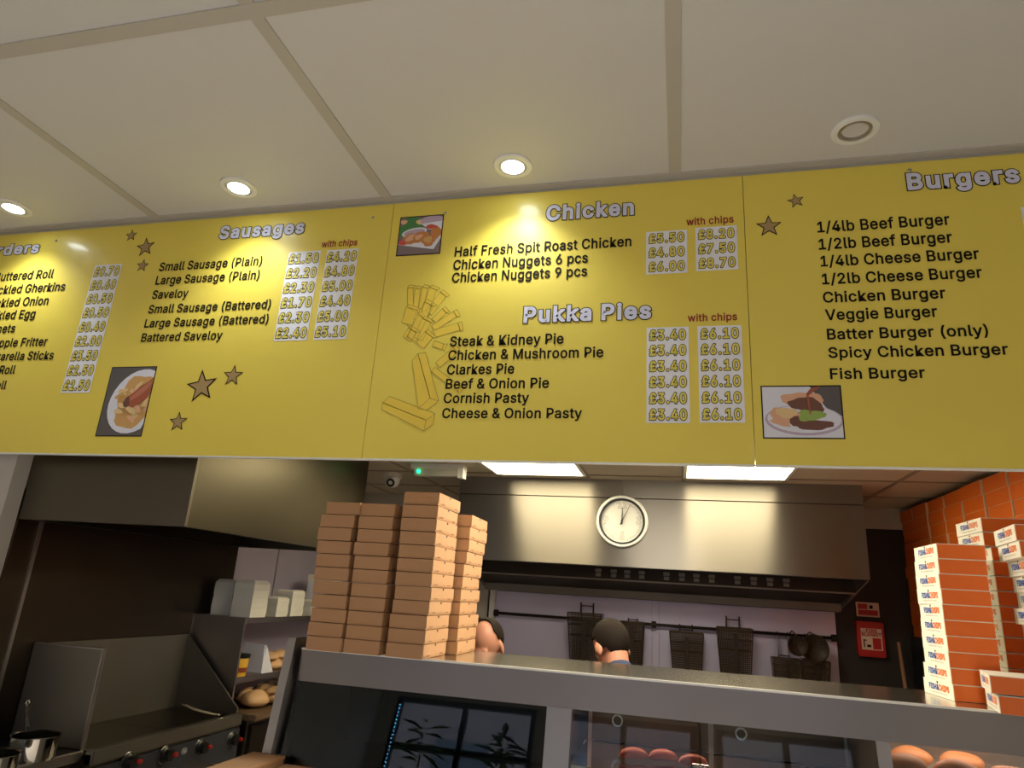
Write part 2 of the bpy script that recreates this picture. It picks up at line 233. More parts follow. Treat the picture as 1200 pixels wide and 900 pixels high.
# ---- lettering: glyph outlines (in thousandths of an em) laid out as flat filled curves, bold by an outline offset
GLYPHS = r"""&448|197,-7 165,-5 136,1 110,12 88,26 69,42 54,62 43,84 36,108 34,133 36,154 40,173 47,189 58,205 70,220 85,235 140,279 216,335 237,352 255,375 259,384 261,394 262,405 260,420 255,434 245,445 233,454 219,459 201,461 189,460 178,457 168,453 159,447 151,440 145,431 141,421 138,411 137,399 138,386 141,375 145,363 169,327 204,284 438,0 364,0 171,231 121,293 108,310 96,327 87,344 81,361 77,379 75,398 77,420 82,440 91,458 102,474 117,488 134,499 154,507 176,512 200,513 224,512 246,507 266,499 283,488 297,475 308,459 317,442 322,424 324,404 323,389 320,375 315,362 309,349 301,336 291,325 256,293 154,217 135,202 121,188 110,174 103,161 98,146 97,131 98,115 102,101 109,87 118,76 130,66 143,57 158,51 175,48 193,46 213,48 232,52 251,59 269,69 286,81 301,95 315,112 327,131 336,151 343,174 348,198 349,224 408,224 406,194 403,167 397,144 389,124 380,107 371,92 345,62 333,47 315,30 294,17 271,7 246,-1 221,-5
(274|89,207 90,244 94,283 101,324 109,364 119,403 132,441 145,477 160,510 177,539 236,539 219,503 204,466 191,428 179,390 169,351 161,313 156,276 152,241 151,207 152,176 155,145 160,115 167,83 177,50 188,16 202,-19 218,-57 236,-96 177,-96 150,-46 128,4 111,55 99,106 92,156
)274|37,-96 56,-56 72,-18 86,18 97,52 106,85 113,116 118,147 121,177 122,207 121,241 117,276 112,313 104,351 94,390 82,428 69,466 54,503 37,539 97,539 113,510 128,477 142,441 154,403 164,364 173,323 179,283 183,244 184,207 182,156 174,104 161,53 144,3 123,-47 97,-96
.188|95,-4 83,-3 73,1 63,9 55,18 51,29 50,41 51,53 55,64 63,73 73,81 83,85 95,87 107,85 118,81 128,73 135,64 140,53 141,41 140,29 135,18 128,9 118,1 107,-3
/250|235,533 71,-76 14,-76 178,533
0453|227,-7 191,-3 158,7 130,24 105,48 85,77 69,113 57,155 50,202 48,254 50,306 57,353 69,395 85,431 106,461 130,484 159,502 191,512 227,516 262,512 295,502 323,484 348,461 368,431 384,395 396,353 403,306 405,254 403,202 396,155 384,113 368,77 348,48 323,24 295,7 263,-3|227,50 250,52 271,60 290,74 306,92 320,116 330,144 338,176 342,213 344,254 342,295 338,332 330,365 320,393 306,416 290,435 271,449 250,457 227,460 203,457 182,449 163,435 147,416 134,393 123,365 115,332 111,295 109,254 111,213 115,176 123,144 134,116 147,92 163,74 182,60 203,52
1453|76,0 76,55 391,55 391,0|276,509 276,0 212,0 212,448 209,448 86,358 86,427 198,509
2453|64,0 64,47 234,229 282,282 294,298 303,312 311,327 316,341 319,356 320,371 319,389 315,405 308,419 298,431 287,441 273,449 258,455 241,458 224,460 205,458 188,454 172,447 159,438 148,427 139,413 132,398 128,381 127,362 66,362 68,391 75,418 86,442 102,464 121,482 143,496 168,507 196,513 225,516 254,513 281,507 306,497 328,482 346,465 361,445 372,423 379,398 381,372 380,354 377,336 371,318 363,299 351,280 336,259 267,180 153,60 153,57 389,57 389,0
3453|218,-7 188,-5 159,1 133,10 108,22 88,38 70,57 57,79 48,104 44,132 109,132 112,115 118,100 126,87 137,76 150,66 165,59 182,54 200,51 219,50 239,51 258,55 275,61 291,69 304,80 315,93 323,108 328,125 329,145 328,163 323,180 316,196 306,211 292,223 275,234 254,241 229,246 201,248 157,248 157,299 288,448 288,452 70,452 70,509 372,509 372,461 211,278 211,289 247,290 279,286 308,276 333,262 354,244 371,222 383,198 391,173 393,145 390,116 383,90 370,66 354,45 333,27 309,12 281,2 251,-5
4453|40,105 40,158 247,509 311,509 109,166 109,163 413,163 413,105|282,0 282,121 282,146 282,318 343,318 343,0
5453|221,-7 192,-5 165,1 140,11 118,25 99,41 83,60 71,82 63,105 60,130 122,130 125,115 130,102 138,89 148,78 160,68 173,60 188,54 204,51 221,50 241,51 259,56 276,64 291,75 304,89 314,104 322,122 326,141 328,162 326,183 321,203 314,221 303,237 290,251 275,262 257,270 238,275 218,277 201,276 184,273 167,268 152,262 139,255 128,246 67,253 96,509 366,509 366,452 151,452 134,301 136,301 148,311 162,318 178,325 194,330 212,333 229,334 252,332 274,328 294,321 313,311 330,299 345,285 358,269 370,251 379,231 386,210 390,187 391,163 388,132 381,102 369,76 352,52 332,32 309,15 282,3 253,-4
6453|226,-7 196,-4 168,3 142,15 119,31 100,51 84,74 73,101 66,130 64,162 65,187 71,212 80,239 93,268 112,302 137,340 252,509 322,509 151,261 145,261 151,270 157,279 165,288 174,295 184,302 196,307 208,311 221,313 235,314 265,312 291,305 316,295 337,280 355,262 370,240 380,215 387,187 389,157 387,127 379,98 368,73 352,50 333,30 310,14 284,3 257,-4|226,48 245,50 263,55 279,63 293,73 304,86 314,101 322,119 326,137 327,157 326,178 322,196 314,213 304,228 293,241 279,251 263,259 245,264 226,265 207,264 190,259 174,252 160,241 148,229 138,214 131,197 126,179 125,158 126,138 131,119 138,102 148,86 160,73 174,63 190,55 207,50
7453|97,0 323,448 323,452 62,452 62,509 391,509 391,449 165,0
8453|226,-7 193,-5 163,1 136,11 111,25 91,42 74,62 62,84 54,109 52,135 53,156 58,176 65,195 75,212 87,228 101,241 117,252 134,260 153,265 153,267 129,276 109,289 93,308 80,330 73,354 70,380 73,405 79,429 90,450 106,469 124,485 146,498 170,508 197,514 226,516 255,514 282,508 306,498 328,485 346,469 361,450 373,429 379,405 382,380 379,354 372,330 359,308 343,289 323,276 300,267 300,265 319,260 335,252 351,241 365,228 377,212 387,195 395,176 399,156 401,135 398,109 391,84 378,62 362,42 341,25 317,11 289,1 259,-5|226,49 248,50 267,54 285,60 300,69 313,79 323,91 331,106 335,121 337,139 335,157 330,173 322,189 312,202 298,213 283,223 265,230 247,234 226,235 206,234 187,230 169,223 154,213 140,202 130,189 122,173 117,157 115,139 117,121 121,106 129,91 139,79 152,69 167,60 185,54 205,50|226,290 244,291 260,294 274,300 287,308 298,318 307,330 314,344 318,359 319,376 318,392 314,407 308,420 299,432 288,442 275,449 260,455 244,459 226,460 208,459 192,455 177,449 164,442 153,432 145,420 138,407 134,392 133,376 134,359 138,344 145,330 154,318 165,308 178,300 193,294 209,291
9453|226,516 256,513 285,506 310,494 333,478 352,458 368,434 380,408 387,378 389,347 387,322 382,296 373,270 359,240 340,207 315,168 200,0 130,0 301,248 307,248 302,238 295,229 287,221 278,214 268,207 257,202 245,198 232,195 218,195 188,197 161,203 137,214 116,229 98,247 83,269 72,294 66,321 64,352 66,382 73,411 85,436 101,459 120,479 143,494 168,506 196,513|226,460 207,459 190,454 174,446 160,435 148,423 138,407 131,390 127,372 125,352 127,331 131,313 138,295 148,280 160,268 174,257 190,250 207,245 226,243 245,245 263,249 279,257 293,267 305,280 314,295 322,312 326,330 327,350 326,371 322,390 314,407 305,422 293,435 279,446 263,454 245,459
A480|16,0 201,509 276,509 463,0 395,0 287,302 264,372 232,478 245,478 213,371 191,302 85,0|110,142 110,199 370,199 370,142
B457|60,0 60,509 241,509 274,507 304,501 329,491 350,477 367,461 381,442 390,421 396,398 398,374 397,353 393,336 387,320 378,307 368,295 356,286 343,278 329,272 315,267 315,262 331,260 347,254 363,245 378,234 391,220 402,203 411,184 416,161 418,136 416,111 410,88 400,67 386,48 368,31 344,18 317,8 284,2 247,0|125,57 245,57 281,60 309,67 330,80 344,96 353,115 355,137 354,153 350,169 342,184 333,197 320,209 306,218 289,225 269,229 248,231 125,231|125,285 238,285 256,287 273,290 288,296 302,304 314,314 323,326 330,340 335,355 336,372 333,393 326,412 313,429 294,442 270,449 240,452 125,452
C510|267,-7 225,-3 186,7 150,25 119,49 92,79 70,115 53,157 44,203 40,254 44,305 53,352 70,393 92,429 119,459 150,484 186,501 225,512 267,516 293,514 317,511 340,504 362,496 383,485 402,471 419,456 435,438 448,418 459,397 467,373 473,348 408,348 404,365 397,380 389,395 380,407 369,418 357,428 344,437 330,444 315,449 300,453 284,455 267,456 237,453 209,445 184,432 161,414 141,391 125,364 113,332 106,295 103,254 106,213 113,177 125,145 141,117 161,94 184,76 210,63 237,56 267,53 284,54 300,56 315,60 330,65 344,72 357,81 369,90 380,102 389,114 397,128 404,144 408,160 473,160 467,135 459,112 448,91 435,71 420,53 402,38 383,24 363,13 341,5 317,-2 293,-6
E419|60,0 60,509 372,509 372,452 125,452 125,286 355,286 355,229 125,229 125,57 375,57 375,0
F410|60,0 60,509 369,509 369,452 125,452 125,278 346,278 346,221 125,221 125,0
G521|269,-7 225,-3 185,7 149,25 118,49 91,79 69,116 53,157 43,203 40,254 43,305 53,352 69,393 91,429 117,459 149,484 184,501 223,512 265,516 291,514 316,510 340,504 363,494 384,483 403,469 421,453 436,436 449,416 460,395 468,373 474,349 408,349 402,365 395,379 387,393 378,406 368,417 356,427 344,436 330,443 315,448 300,453 283,455 265,456 236,453 209,445 183,432 160,414 141,392 125,364 113,332 106,295 103,254 106,213 113,177 125,145 141,117 161,95 184,76 210,63 238,56 269,53 296,55 322,61 345,71 365,85 382,102 396,123 407,147 413,173 415,202 434,199 283,199 283,256 478,256 478,200 475,160 466,124 451,91 431,62 406,38 377,19 344,5 308,-4
H517|60,0 60,509 125,509 125,289 392,289 392,509 457,509 457,0 392,0 392,232 125,232 125,0
I301|31,0 31,57 118,57 118,452 31,452 31,509 269,509 269,452 183,452 183,57 269,57 269,0
K467|104,145 104,216 139,261 174,303 212,344 364,509 448,509 231,276 228,276|60,0 60,509 125,509 125,334 124,225 125,193 125,0|372,0 188,259 228,309 449,0
L393|60,0 60,509 125,509 125,57 361,57 361,0
M629|60,0 60,509 152,509 277,187 287,159 299,123 311,84 322,49 307,49 318,83 330,121 342,158 352,187 476,509 568,509 568,0 504,0 504,291 504,327 505,369 506,413 507,457 513,457 498,409 482,363 467,322 456,291 342,0 286,0 170,291 159,321 145,361 129,408 112,457 119,457 120,416 121,372 122,328 122,291 122,0
N524|60,0 60,509 136,509 343,183 363,151 388,107 414,55 405,54 401,108 399,157 399,195 399,509 463,509 463,0 387,0 202,290 177,331 148,381 108,452 119,454 122,384 124,328 125,291 125,0
O534|267,-7 225,-3 186,7 150,25 119,49 92,79 70,115 53,157 44,203 40,254 44,305 53,352 70,393 92,429 119,459 150,484 186,501 225,512 267,516 309,512 348,501 384,484 415,459 442,429 464,393 480,352 490,305 493,254 490,203 480,157 464,115 442,79 415,49 384,25 348,7 309,-3|267,53 296,55 324,63 349,76 372,94 392,116 408,144 420,176 428,213 430,254 428,295 420,332 408,365 392,392 372,415 349,433 324,446 296,453 267,456 237,453 210,445 184,433 161,415 142,392 125,364 113,332 106,295 103,254 106,213 113,176 125,144 142,117 161,94 184,76 210,63 237,55
P445|60,0 60,509 235,509 272,506 305,499 332,487 356,471 375,452 390,430 400,404 407,377 409,348 407,318 400,291 390,265 375,243 356,223 332,207 305,195 272,188 235,186 109,186 109,242 233,242 257,244 279,248 297,256 312,266 324,279 333,294 339,310 343,328 344,348 343,367 339,385 333,402 324,416 312,428 297,439 279,446 257,451 232,452 125,452 125,0
R449|60,0 60,509 236,509 273,506 305,500 333,489 356,473 376,455 390,433 401,408 407,381 409,352 407,323 401,296 390,271 376,250 356,232 333,217 305,206 273,200 236,198 96,198 96,255 234,255 258,256 280,260 298,267 313,276 325,287 334,300 340,316 344,333 345,352 344,371 340,389 334,405 325,419 313,430 298,440 279,446 258,451 233,452 125,452 125,0|353,0 230,229 303,229 428,0
S447|224,-9 188,-7 156,-1 128,9 102,23 81,40 64,60 51,83 42,109 38,137 104,137 108,118 114,102 123,88 136,76 150,66 166,59 185,53 204,50 224,49 246,50 267,54 286,60 303,69 317,79 329,92 338,106 344,122 346,139 344,154 340,168 332,179 322,189 310,197 296,205 245,222 184,239 145,253 112,269 86,289 67,313 56,341 52,372 54,400 62,425 75,448 92,468 113,484 138,498 165,508 195,514 227,516 259,514 289,508 316,498 340,484 360,468 377,449 390,427 398,403 401,378 337,378 332,402 320,421 302,437 280,449 254,456 225,459 204,457 185,454 167,448 152,440 139,430 129,418 121,405 117,391 115,376 117,359 122,345 131,334 142,324 155,315 169,308 212,293 264,279 312,264 328,256 344,248 359,238 372,226 384,213 395,198 402,180 407,161 408,139 406,112 399,87 386,64 370,43 349,25 323,11 294,0 261,-7
T449|32,452 32,509 417,509 417,452 257,452 257,0 193,0 193,452
V480|204,0 16,509 84,509 192,206 215,137 248,31 235,31 267,138 290,206 395,509 463,509 278,0
Y472|203,0 203,208 16,509 91,509 192,344 222,292 250,230 224,230 251,293 280,344 381,509 455,509 268,208 268,0
a390|160,-9 137,-7 115,-3 94,5 76,15 60,29 48,45 38,63 32,84 30,108 32,128 36,146 43,161 53,174 64,184 78,193 92,200 108,206 125,211 178,220 234,227 247,229 257,231 265,235 271,240 274,246 276,255 276,257 275,272 272,285 267,297 260,307 251,315 240,322 227,327 212,330 196,331 178,330 163,327 149,322 137,316 127,309 118,301 110,292 104,283 100,274 41,291 51,313 64,331 79,346 95,358 114,368 133,375 153,380 173,383 194,384 239,379 255,375 271,369 286,360 300,350 312,336 322,320 330,301 335,278 337,251 337,0 277,0 277,52 272,52 252,25 242,16 229,8 215,1 199,-4 181,-7|170,45 192,47 211,51 228,59 242,68 254,80 263,93 270,108 274,122 276,138 276,190 259,182 231,176 200,171 175,168 134,159 122,153 112,147 103,139 97,130 93,118 92,105 93,93 96,82 102,72 109,64 119,57 130,52 142,48 156,46
b425|229,-8 208,-7 189,-3 172,4 159,12 147,21 138,31 118,59 112,59 112,0 53,0 53,509 114,509 114,319 118,319 137,346 147,355 158,364 171,373 188,379 207,383 229,384 259,382 287,374 313,361 335,342 354,320 370,293 381,261 388,227 390,189 388,151 381,116 370,84 355,57 336,34 313,16 288,3 260,-6|220,47 242,49 262,55 279,66 294,80 306,97 316,117 323,139 327,163 328,189 327,215 323,239 316,261 307,281 295,298 280,311 262,322 243,328 220,330 198,328 178,322 161,312 147,299 134,282 125,263 118,241 114,216 113,189 114,162 118,138 125,115 135,95 147,78 162,65 179,55 198,49
c396|207,-8 174,-5 144,3 117,16 93,35 72,58 56,85 44,116 37,150 34,187 37,225 44,260 56,291 72,318 93,341 117,360 144,374 174,382 207,384 226,384 243,381 260,377 276,371 291,364 305,356 318,346 330,335 340,322 349,308 356,293 362,277 303,262 290,289 270,311 242,325 207,330 184,328 163,321 145,310 130,296 118,278 108,258 102,236 98,212 96,187 98,163 102,139 108,117 118,97 130,80 145,66 163,55 184,49 207,46 243,52 271,66 292,89 304,117 363,102 357,86 350,70 341,56 331,43 319,32 306,21 292,12 277,5 261,-1 244,-5 226,-7
d425|195,-8 165,-6 137,3 111,16 89,34 70,57 55,84 43,116 36,151 34,189 36,227 43,261 55,293 70,320 89,342 112,361 137,374 165,382 196,384 218,383 237,379 253,373 267,364 278,355 287,346 306,319 311,319 311,509 372,509 372,0 313,0 313,59 307,59 287,31 277,21 266,12 252,4 236,-3 217,-7|205,47 226,49 246,55 263,65 278,78 290,95 299,115 306,138 310,162 312,189 310,216 306,241 300,263 290,282 278,299 263,312 246,322 227,328 205,330 182,328 162,322 145,311 130,298 118,281 108,261 102,239 98,215 96,189 98,163 102,139 109,117 118,97 130,80 145,66 162,55 182,49
e404|212,-8 177,-5 145,3 117,16 92,35 72,58 56,85 44,116 37,150 34,187 36,224 44,258 55,290 71,317 91,340 115,359 142,373 172,382 205,384 226,383 246,380 266,374 285,366 303,355 319,341 334,324 347,305 357,282 365,256 370,227 371,194 371,169 75,169 75,221 338,221 310,202 308,226 304,248 298,269 288,286 277,301 263,314 246,323 227,328 205,330 183,328 164,323 146,313 131,301 119,286 109,270 102,251 97,231 96,211 96,178 98,151 102,127 110,106 121,88 135,73 151,61 169,53 190,48 212,46 227,47 241,49 254,53 265,58 276,65 285,73 294,82 300,93 306,105 365,91 358,72 348,55 335,39 320,26 302,14 283,4 261,-3 237,-7
f254|228,379 228,327 6,327 6,379|81,0 81,432 82,452 87,470 96,486 107,499 120,510 135,519 152,525 169,529 187,530 222,527 243,521 227,468 215,472 195,474 178,472 164,468 154,460 147,449 143,435 142,419 142,0
g425|207,-151 180,-149 156,-146 134,-140 114,-132 97,-122 82,-110 70,-97 59,-84 51,-69 101,-41 122,-66 131,-74 142,-82 154,-88 169,-93 187,-96 207,-97 236,-95 261,-87 282,-75 298,-58 308,-34 311,-6 311,68 306,68 287,41 277,32 266,23 252,16 236,10 217,6 195,5 165,7 138,14 113,27 90,43 71,65 55,90 43,120 36,154 34,191 36,229 43,263 55,293 71,320 90,342 112,361 138,374 166,382 196,384 218,383 237,379 253,373 267,365 279,356 288,346 308,319 313,319 313,379 372,379 372,-9 370,-40 363,-67 350,-90 334,-109 314,-124 291,-136 265,-144 237,-149|205,59 227,61 246,66 264,75 278,87 290,103 300,121 307,142 311,166 312,193 311,219 307,242 300,264 291,283 279,299 264,312 247,322 227,328 205,330 182,328 163,322 145,312 130,298 118,282 109,262 102,241 98,218 96,193 98,167 102,144 109,123 118,104 131,88 145,76 163,66 183,61
h410|114,227 114,0 53,0 53,509 114,509 114,287 102,287 116,319 132,344 152,362 175,374 200,382 227,384 252,383 275,377 295,369 313,356 328,340 341,321 350,298 355,271 357,240 357,0 296,0 296,235 293,263 286,286 273,304 256,318 235,326 210,329 192,328 176,324 161,317 147,308 136,297 126,283 119,266 115,248
i167|53,0 53,379 114,379 114,0|84,443 73,444 63,448 54,455 47,463 43,472 41,483 43,494 47,504 54,512 63,518 73,522 84,524 95,522 105,518 114,512 121,504 125,494 126,483 125,472 121,463 114,455 105,448 95,444
k381|110,137 110,212 121,212 284,379 360,379 184,199 177,199|53,0 53,509 114,509 114,0|294,0 148,186 191,229 372,0
l190|139,-2 112,0 91,8 74,20 62,37 55,59 53,84 53,509 114,509 114,99 114,83 117,71 120,62 126,57 135,53 146,52 160,53 170,54 181,3 162,-1
m610|53,0 53,379 112,379 112,295 108,295 114,314 122,331 132,346 144,358 158,368 172,376 187,382 203,385 219,386 245,383 268,375 287,361 303,342 314,320 321,295 312,295 318,312 326,329 337,343 350,356 364,366 381,375 398,381 417,385 437,386 458,385 478,380 497,372 514,361 529,346 541,328 550,307 555,283 557,255 557,0 496,0 496,254 493,279 485,298 473,313 456,323 438,329 419,330 402,329 387,326 374,320 363,312 353,302 345,290 340,277 336,263 335,247 335,0 274,0 274,260 272,280 265,297 253,311 238,322 220,328 199,330 185,329 171,326 158,320 145,312 135,302 126,289 119,274 115,257 114,238 114,0
n410|114,227 114,0 53,0 53,379 112,379 112,287 102,287 116,319 132,344 152,362 175,374 200,382 227,384 252,383 275,377 295,369 313,356 328,340 341,321 350,298 355,271 357,240 357,0 296,0 296,235 293,263 286,286 273,304 256,318 235,326 210,329 192,328 176,324 161,317 147,308 136,297 126,283 119,266 115,248
o416|207,-8 174,-5 144,3 117,16 93,35 72,58 56,85 44,116 37,150 34,187 37,225 44,260 56,291 72,318 93,341 117,360 144,374 174,382 207,384 241,382 271,374 299,360 323,341 343,318 359,291 371,260 379,225 381,187 379,150 371,116 359,85 343,58 323,35 299,16 271,3 241,-5|207,46 231,49 252,55 270,66 285,80 298,97 307,117 314,139 318,163 319,187 318,212 314,236 307,258 298,278 285,296 270,310 252,321 231,328 207,330 184,328 163,321 145,310 130,296 118,278 108,258 102,236 98,212 96,187 98,163 102,139 108,117 118,97 130,80 145,66 163,55 184,49
p425|53,-143 53,379 112,379 112,319 118,319 137,346 147,355 158,364 171,373 188,379 207,383 229,384 259,382 287,374 313,361 335,342 354,320 370,293 381,261 388,227 390,189 388,151 381,116 370,84 355,57 336,34 313,16 288,3 260,-6 229,-8 208,-7 189,-3 173,4 159,12 147,21 138,31 118,59 114,59 114,-143|220,47 242,49 262,55 279,66 294,80 306,97 316,117 323,139 327,163 328,189 327,215 323,239 316,261 307,281 295,298 280,311 262,322 243,328 220,330 198,328 178,322 161,312 147,299 134,282 125,263 118,241 114,216 113,189 114,162 118,138 125,115 135,95 147,78 162,65 179,55 198,49
r260|53,0 53,379 112,379 112,321 115,321 124,339 137,354 152,367 171,377 191,383 213,385 229,384 243,384 243,322 230,324 207,326 190,324 174,321 159,315 146,306 135,296 126,284 119,269 115,254 114,237 114,0
s365|182,-8 157,-7 133,-3 112,3 93,12 76,24 62,38 50,54 41,73 36,94 94,107 101,87 111,72 124,60 141,52 160,47 181,45 206,47 227,53 244,62 258,74 265,88 268,103 266,115 262,126 254,136 243,144 229,150 212,155 149,170 118,180 92,192 72,208 58,227 50,249 47,274 49,295 55,314 65,332 79,347 95,360 115,370 137,378 161,383 187,384 212,383 234,379 254,372 271,363 286,352 299,339 309,324 318,308 324,290 268,277 262,291 254,304 243,316 228,325 210,331 187,333 166,331 147,326 131,317 119,305 111,292 109,277 110,264 115,253 124,243 136,235 152,229 172,223 229,209 261,200 287,187 306,171 320,153 328,131 331,107 329,85 323,65 312,47 298,31 281,18 260,6 236,-2 210,-7
t228|204,379 204,327 6,327 6,379|65,471 126,471 126,98 127,83 130,70 136,61 144,55 156,51 170,50 185,51 202,54 213,2 192,-3 168,-4 138,-1 113,7 92,21 77,41 68,64 65,93
u410|182,-5 158,-3 135,2 115,11 97,23 82,39 69,59 60,82 54,109 53,139 53,379 114,379 114,144 116,117 124,94 137,75 154,61 175,53 200,50 218,51 234,55 249,62 263,71 274,83 283,97 290,113 295,132 296,153 296,379 357,379 357,0 298,0 298,92 307,92 294,60 277,35 257,17 234,5 209,-3
v390|163,0 17,379 84,379 165,155 187,87 206,21 184,21 203,87 224,155 305,379 371,379 226,0
w567|138,0 23,379 87,379 133,214 154,137 175,41 165,41 186,135 206,214 252,379 316,379 362,214 382,136 402,41 391,41 413,135 434,214 480,379 545,379 429,0 368,0 319,172 305,225 291,280 277,338 291,338 277,280 263,225 248,172 199,0
y390|47,-139 61,-86 71,-87 83,-89 94,-90 104,-89 113,-86 122,-81 130,-74 138,-64 145,-51 151,-36 163,-1 17,379 84,379 165,155 187,87 206,21 184,21 202,87 224,155 305,379 371,379 204,-58 196,-77 187,-93 177,-107 165,-119 153,-128 139,-136 125,-141 109,-144 91,-145 65,-143
z381|42,0 42,46 254,320 254,323 48,323 48,379 333,379 333,331 126,60 126,56 339,56 339,0
£425|37,41 37,57 55,59 69,64 80,74 87,87 92,104 93,125 85,358 86,387 92,414 102,439 116,461 134,480 156,495 181,506 209,513 239,516 265,514 288,508 310,499 330,487 347,472 362,454 374,433 382,411 387,385 328,377 323,400 313,420 300,437 283,449 263,456 240,459 219,457 202,453 186,446 173,436 163,424 155,410 149,395 146,378 146,360 153,127 153,113 150,100 145,89 139,79 132,71 123,64 92,49 61,42|37,0 37,57 301,57 311,57 318,60 324,63 327,69 329,76 330,85 330,107 388,107 388,91 385,63 378,40 366,23 349,10 327,3 299,0|37,229 37,280 311,280 311,229"""
GL = {}
for ln in GLYPHS.split('\n'):
    q = ln[1:].split('|'); GL[ln[0]] = (int(q[0])/1000, [[tuple(int(v)/1000 for v in p.split(',')) for p in c.split()] for c in q[1:]])
_tc = {}
def text_poly(t, bold=.016, track=None):
    k = (t, bold, track)
    if k not in _tc:
        cu = bpy.data.curves.new('t', 'CURVE'); cu.dimensions = '2D'; cu.fill_mode = 'FRONT'; x = 0; strokes = []
        for ch in t:
            if ch == ' ': x += .20; continue
            adv, cs = GL[ch]
            for c in cs:
                sp = cu.splines.new('POLY'); sp.points.add(len(c)-1); sp.use_cyclic_u = True
                for i, p in enumerate(c): sp.points[i].co = (p[0]+x, p[1], 0, 1)
                if bold > 0: strokes.append([Vector((p[0]+x, p[1])) for p in c])
            x += adv+(bold*1.3 if track is None else track)
        ob = bpy.data.objects.new('t', cu); col.objects.link(ob); bpy.context.view_layer.update()
        ev = ob.evaluated_get(bpy.context.evaluated_depsgraph_get()); me = bpy.data.meshes.new_from_object(ev)
        vs = [(v.co.x, v.co.y) for v in me.vertices]; fs = [tuple(p.vertices) for p in me.polygons]
        bpy.data.objects.remove(ob); bpy.data.curves.remove(cu); bpy.data.meshes.remove(me)
        for c in strokes:                      # thicken: one mitred quad along each outline edge
            n = len(c)
            for i in range(n):
                p, q = c[i], c[(i+1) % n]; d = q-p
                if d.length < 1e-6: continue
                d.normalize(); w = Vector((-d.y, d.x))*bold
                def ext(u, v): a = abs(u.angle_signed(v, 0)) if u.length and v.length else 0; return bold*min(1, math.tan(min(a, 1.6)/2))
                e0 = ext(p-c[i-1], d); e1 = ext(d, c[(i+2) % n]-q); k0 = len(vs)
                for r in (p-d*e0-w, q+d*e1-w, q+d*e1+w, p-d*e0+w): vs.append((r.x, r.y))
                fs.append((k0, k0+1, k0+2, k0+3))
        _tc[k] = (vs, fs)
    return _tc[k]
CAP = .509
def put_text(mb, t, org, ux, uy, width, cap, m, bold=.016, ref=None, track=None):
    track = track if track is not None else (ref if ref is not None else bold)*1.3
    vs, fs = text_poly(t, bold, track); rv = text_poly(t, ref, track)[0] if ref is not None else vs
    x0 = min(v[0] for v in rv); x1 = max(v[0] for v in rv)
    sx = width/(x1-x0) if width else cap/CAP; sy = cap/CAP
    org = Vector(org); ux = Vector(ux); uy = Vector(uy)
    nn = ux.cross(uy); lift = {}
    for j, f in enumerate(fs):
        if len(f) == 4 and f[3] == f[0]+3: 
            for i in f: lift[i] = .00003+.00002*(j % 5)
    bv = [mb.bm.verts.new(org+ux*((x-x0)*sx)+uy*(y*sy)+nn*lift.get(i, 0)) for i, (x, y) in enumerate(vs)]; mi = mb._mi(m)
    for f in fs:
        try: g = mb.bm.faces.new([bv[i] for i in f]); g.material_index = mi
        except ValueError: pass
    return (x1-x0)*sx

# ================================================================ SETTING
FH = -1.6; CH = 1.49; KH = .75
WL, WR, WB, WF = -2.7, 1.85, 5.4, -2.8
BY = 2.2                        # menu board plane
m = MB(); m.box(-3.4, WR+.1, WF-.1, WB+.1, FH-.1, FH, 'floor'); struct('floor', m)
m = MB(); m.box(-3.4, WR, WF, 2.24, CH, CH+.1, 'ceil'); struct('ceiling', m)
m = MB(); m.box(WL, WR, 2.36, WB, KH, KH+.08, 'kceil'); struct('ceiling_kitchen', m)
m = MB(); m.box(WL-.12, WL, 2.24, WB, FH, CH, 'plaster'); m.box(-3.4, WL-.12, 2.24, 2.36, FH, CH, 'plaster'); struct('wall_left', m)
m = MB(); m.box(-3.5, -3.4, WF, 2.36, FH, CH+.1, 'plaster'); struct('wall_left_shop', m)
m = MB(); m.box(WR, WR+.1, WF, WB, FH, CH+.1, 'plaster'); struct('wall_right', m)
m = MB(); m.box(WL-.12, WR+.1, WB, WB+.1, FH, KH+.1, 'dark')
m.box(1.1, WR, WB-.012, WB, .6, KH, 'plaster'); m.box(WL, -1.47, WB-.012, WB, -.2, KH, 'plaster'); struct('wall_back', m)
m = MB(); m.box(WL, WR, 2.24, 2.36, .52, CH+.1, 'plaster'); struct('wall_bulkhead', m)
# shop front behind the customer: glazed openings with frames
m = MB()
m.box(-3.5, WR+.1, WF-.12, WF, FH, FH+.45, 'plaster'); m.box(-3.5, WR+.1, WF-.12, WF, 1.3, CH+.1, 'plaster')
for a, b in ((-3.5, -3.2), (-1.55, -1.35), (.15, .35), (1.7, 1.95)): m.box(a, b, WF-.12, WF, FH+.45, 1.3, 'plaster')
struct('wall_front', m)
for i, (a, b) in enumerate(((-3.2, -1.55), (-1.35, .15), (.35, 1.7))):
    m = MB(); 
    for x in (a, b-.06, (a+b)/2-.03): m.box(x, x+.06, WF-.1, WF-.03, FH+.45, 1.3, 'panelgrey')
    m.box(a, b, WF-.1, WF-.03, .75, .81, 'panelgrey'); m.box(a, b, WF-.1, WF-.03, FH+.45, FH+.5, 'panelgrey'); m.box(a, b, WF-.1, WF-.03, 1.25, 1.3, 'panelgrey')
    struct('window_%d' % (i+1), m)
m = MB(); m.box(-14, 14, -16, WF-.12, FH-.12, FH-.02, 'road'); struct('ground', m)
m = MB(); m.box(-12, 12, -11.2, -10.5, FH, 4.2, 'brick')
for i in range(9):
    for z in (-.9, 1.5): m.box(-10+i*2.4, -8.8+i*2.4, -10.52, -10.46, z, z+1.4, 'winglass'); m.box(-10.1+i*2.4, -8.7+i*2.4, -10.5, -10.44, z-.12, z, 'white')
struct('wall_street', m)
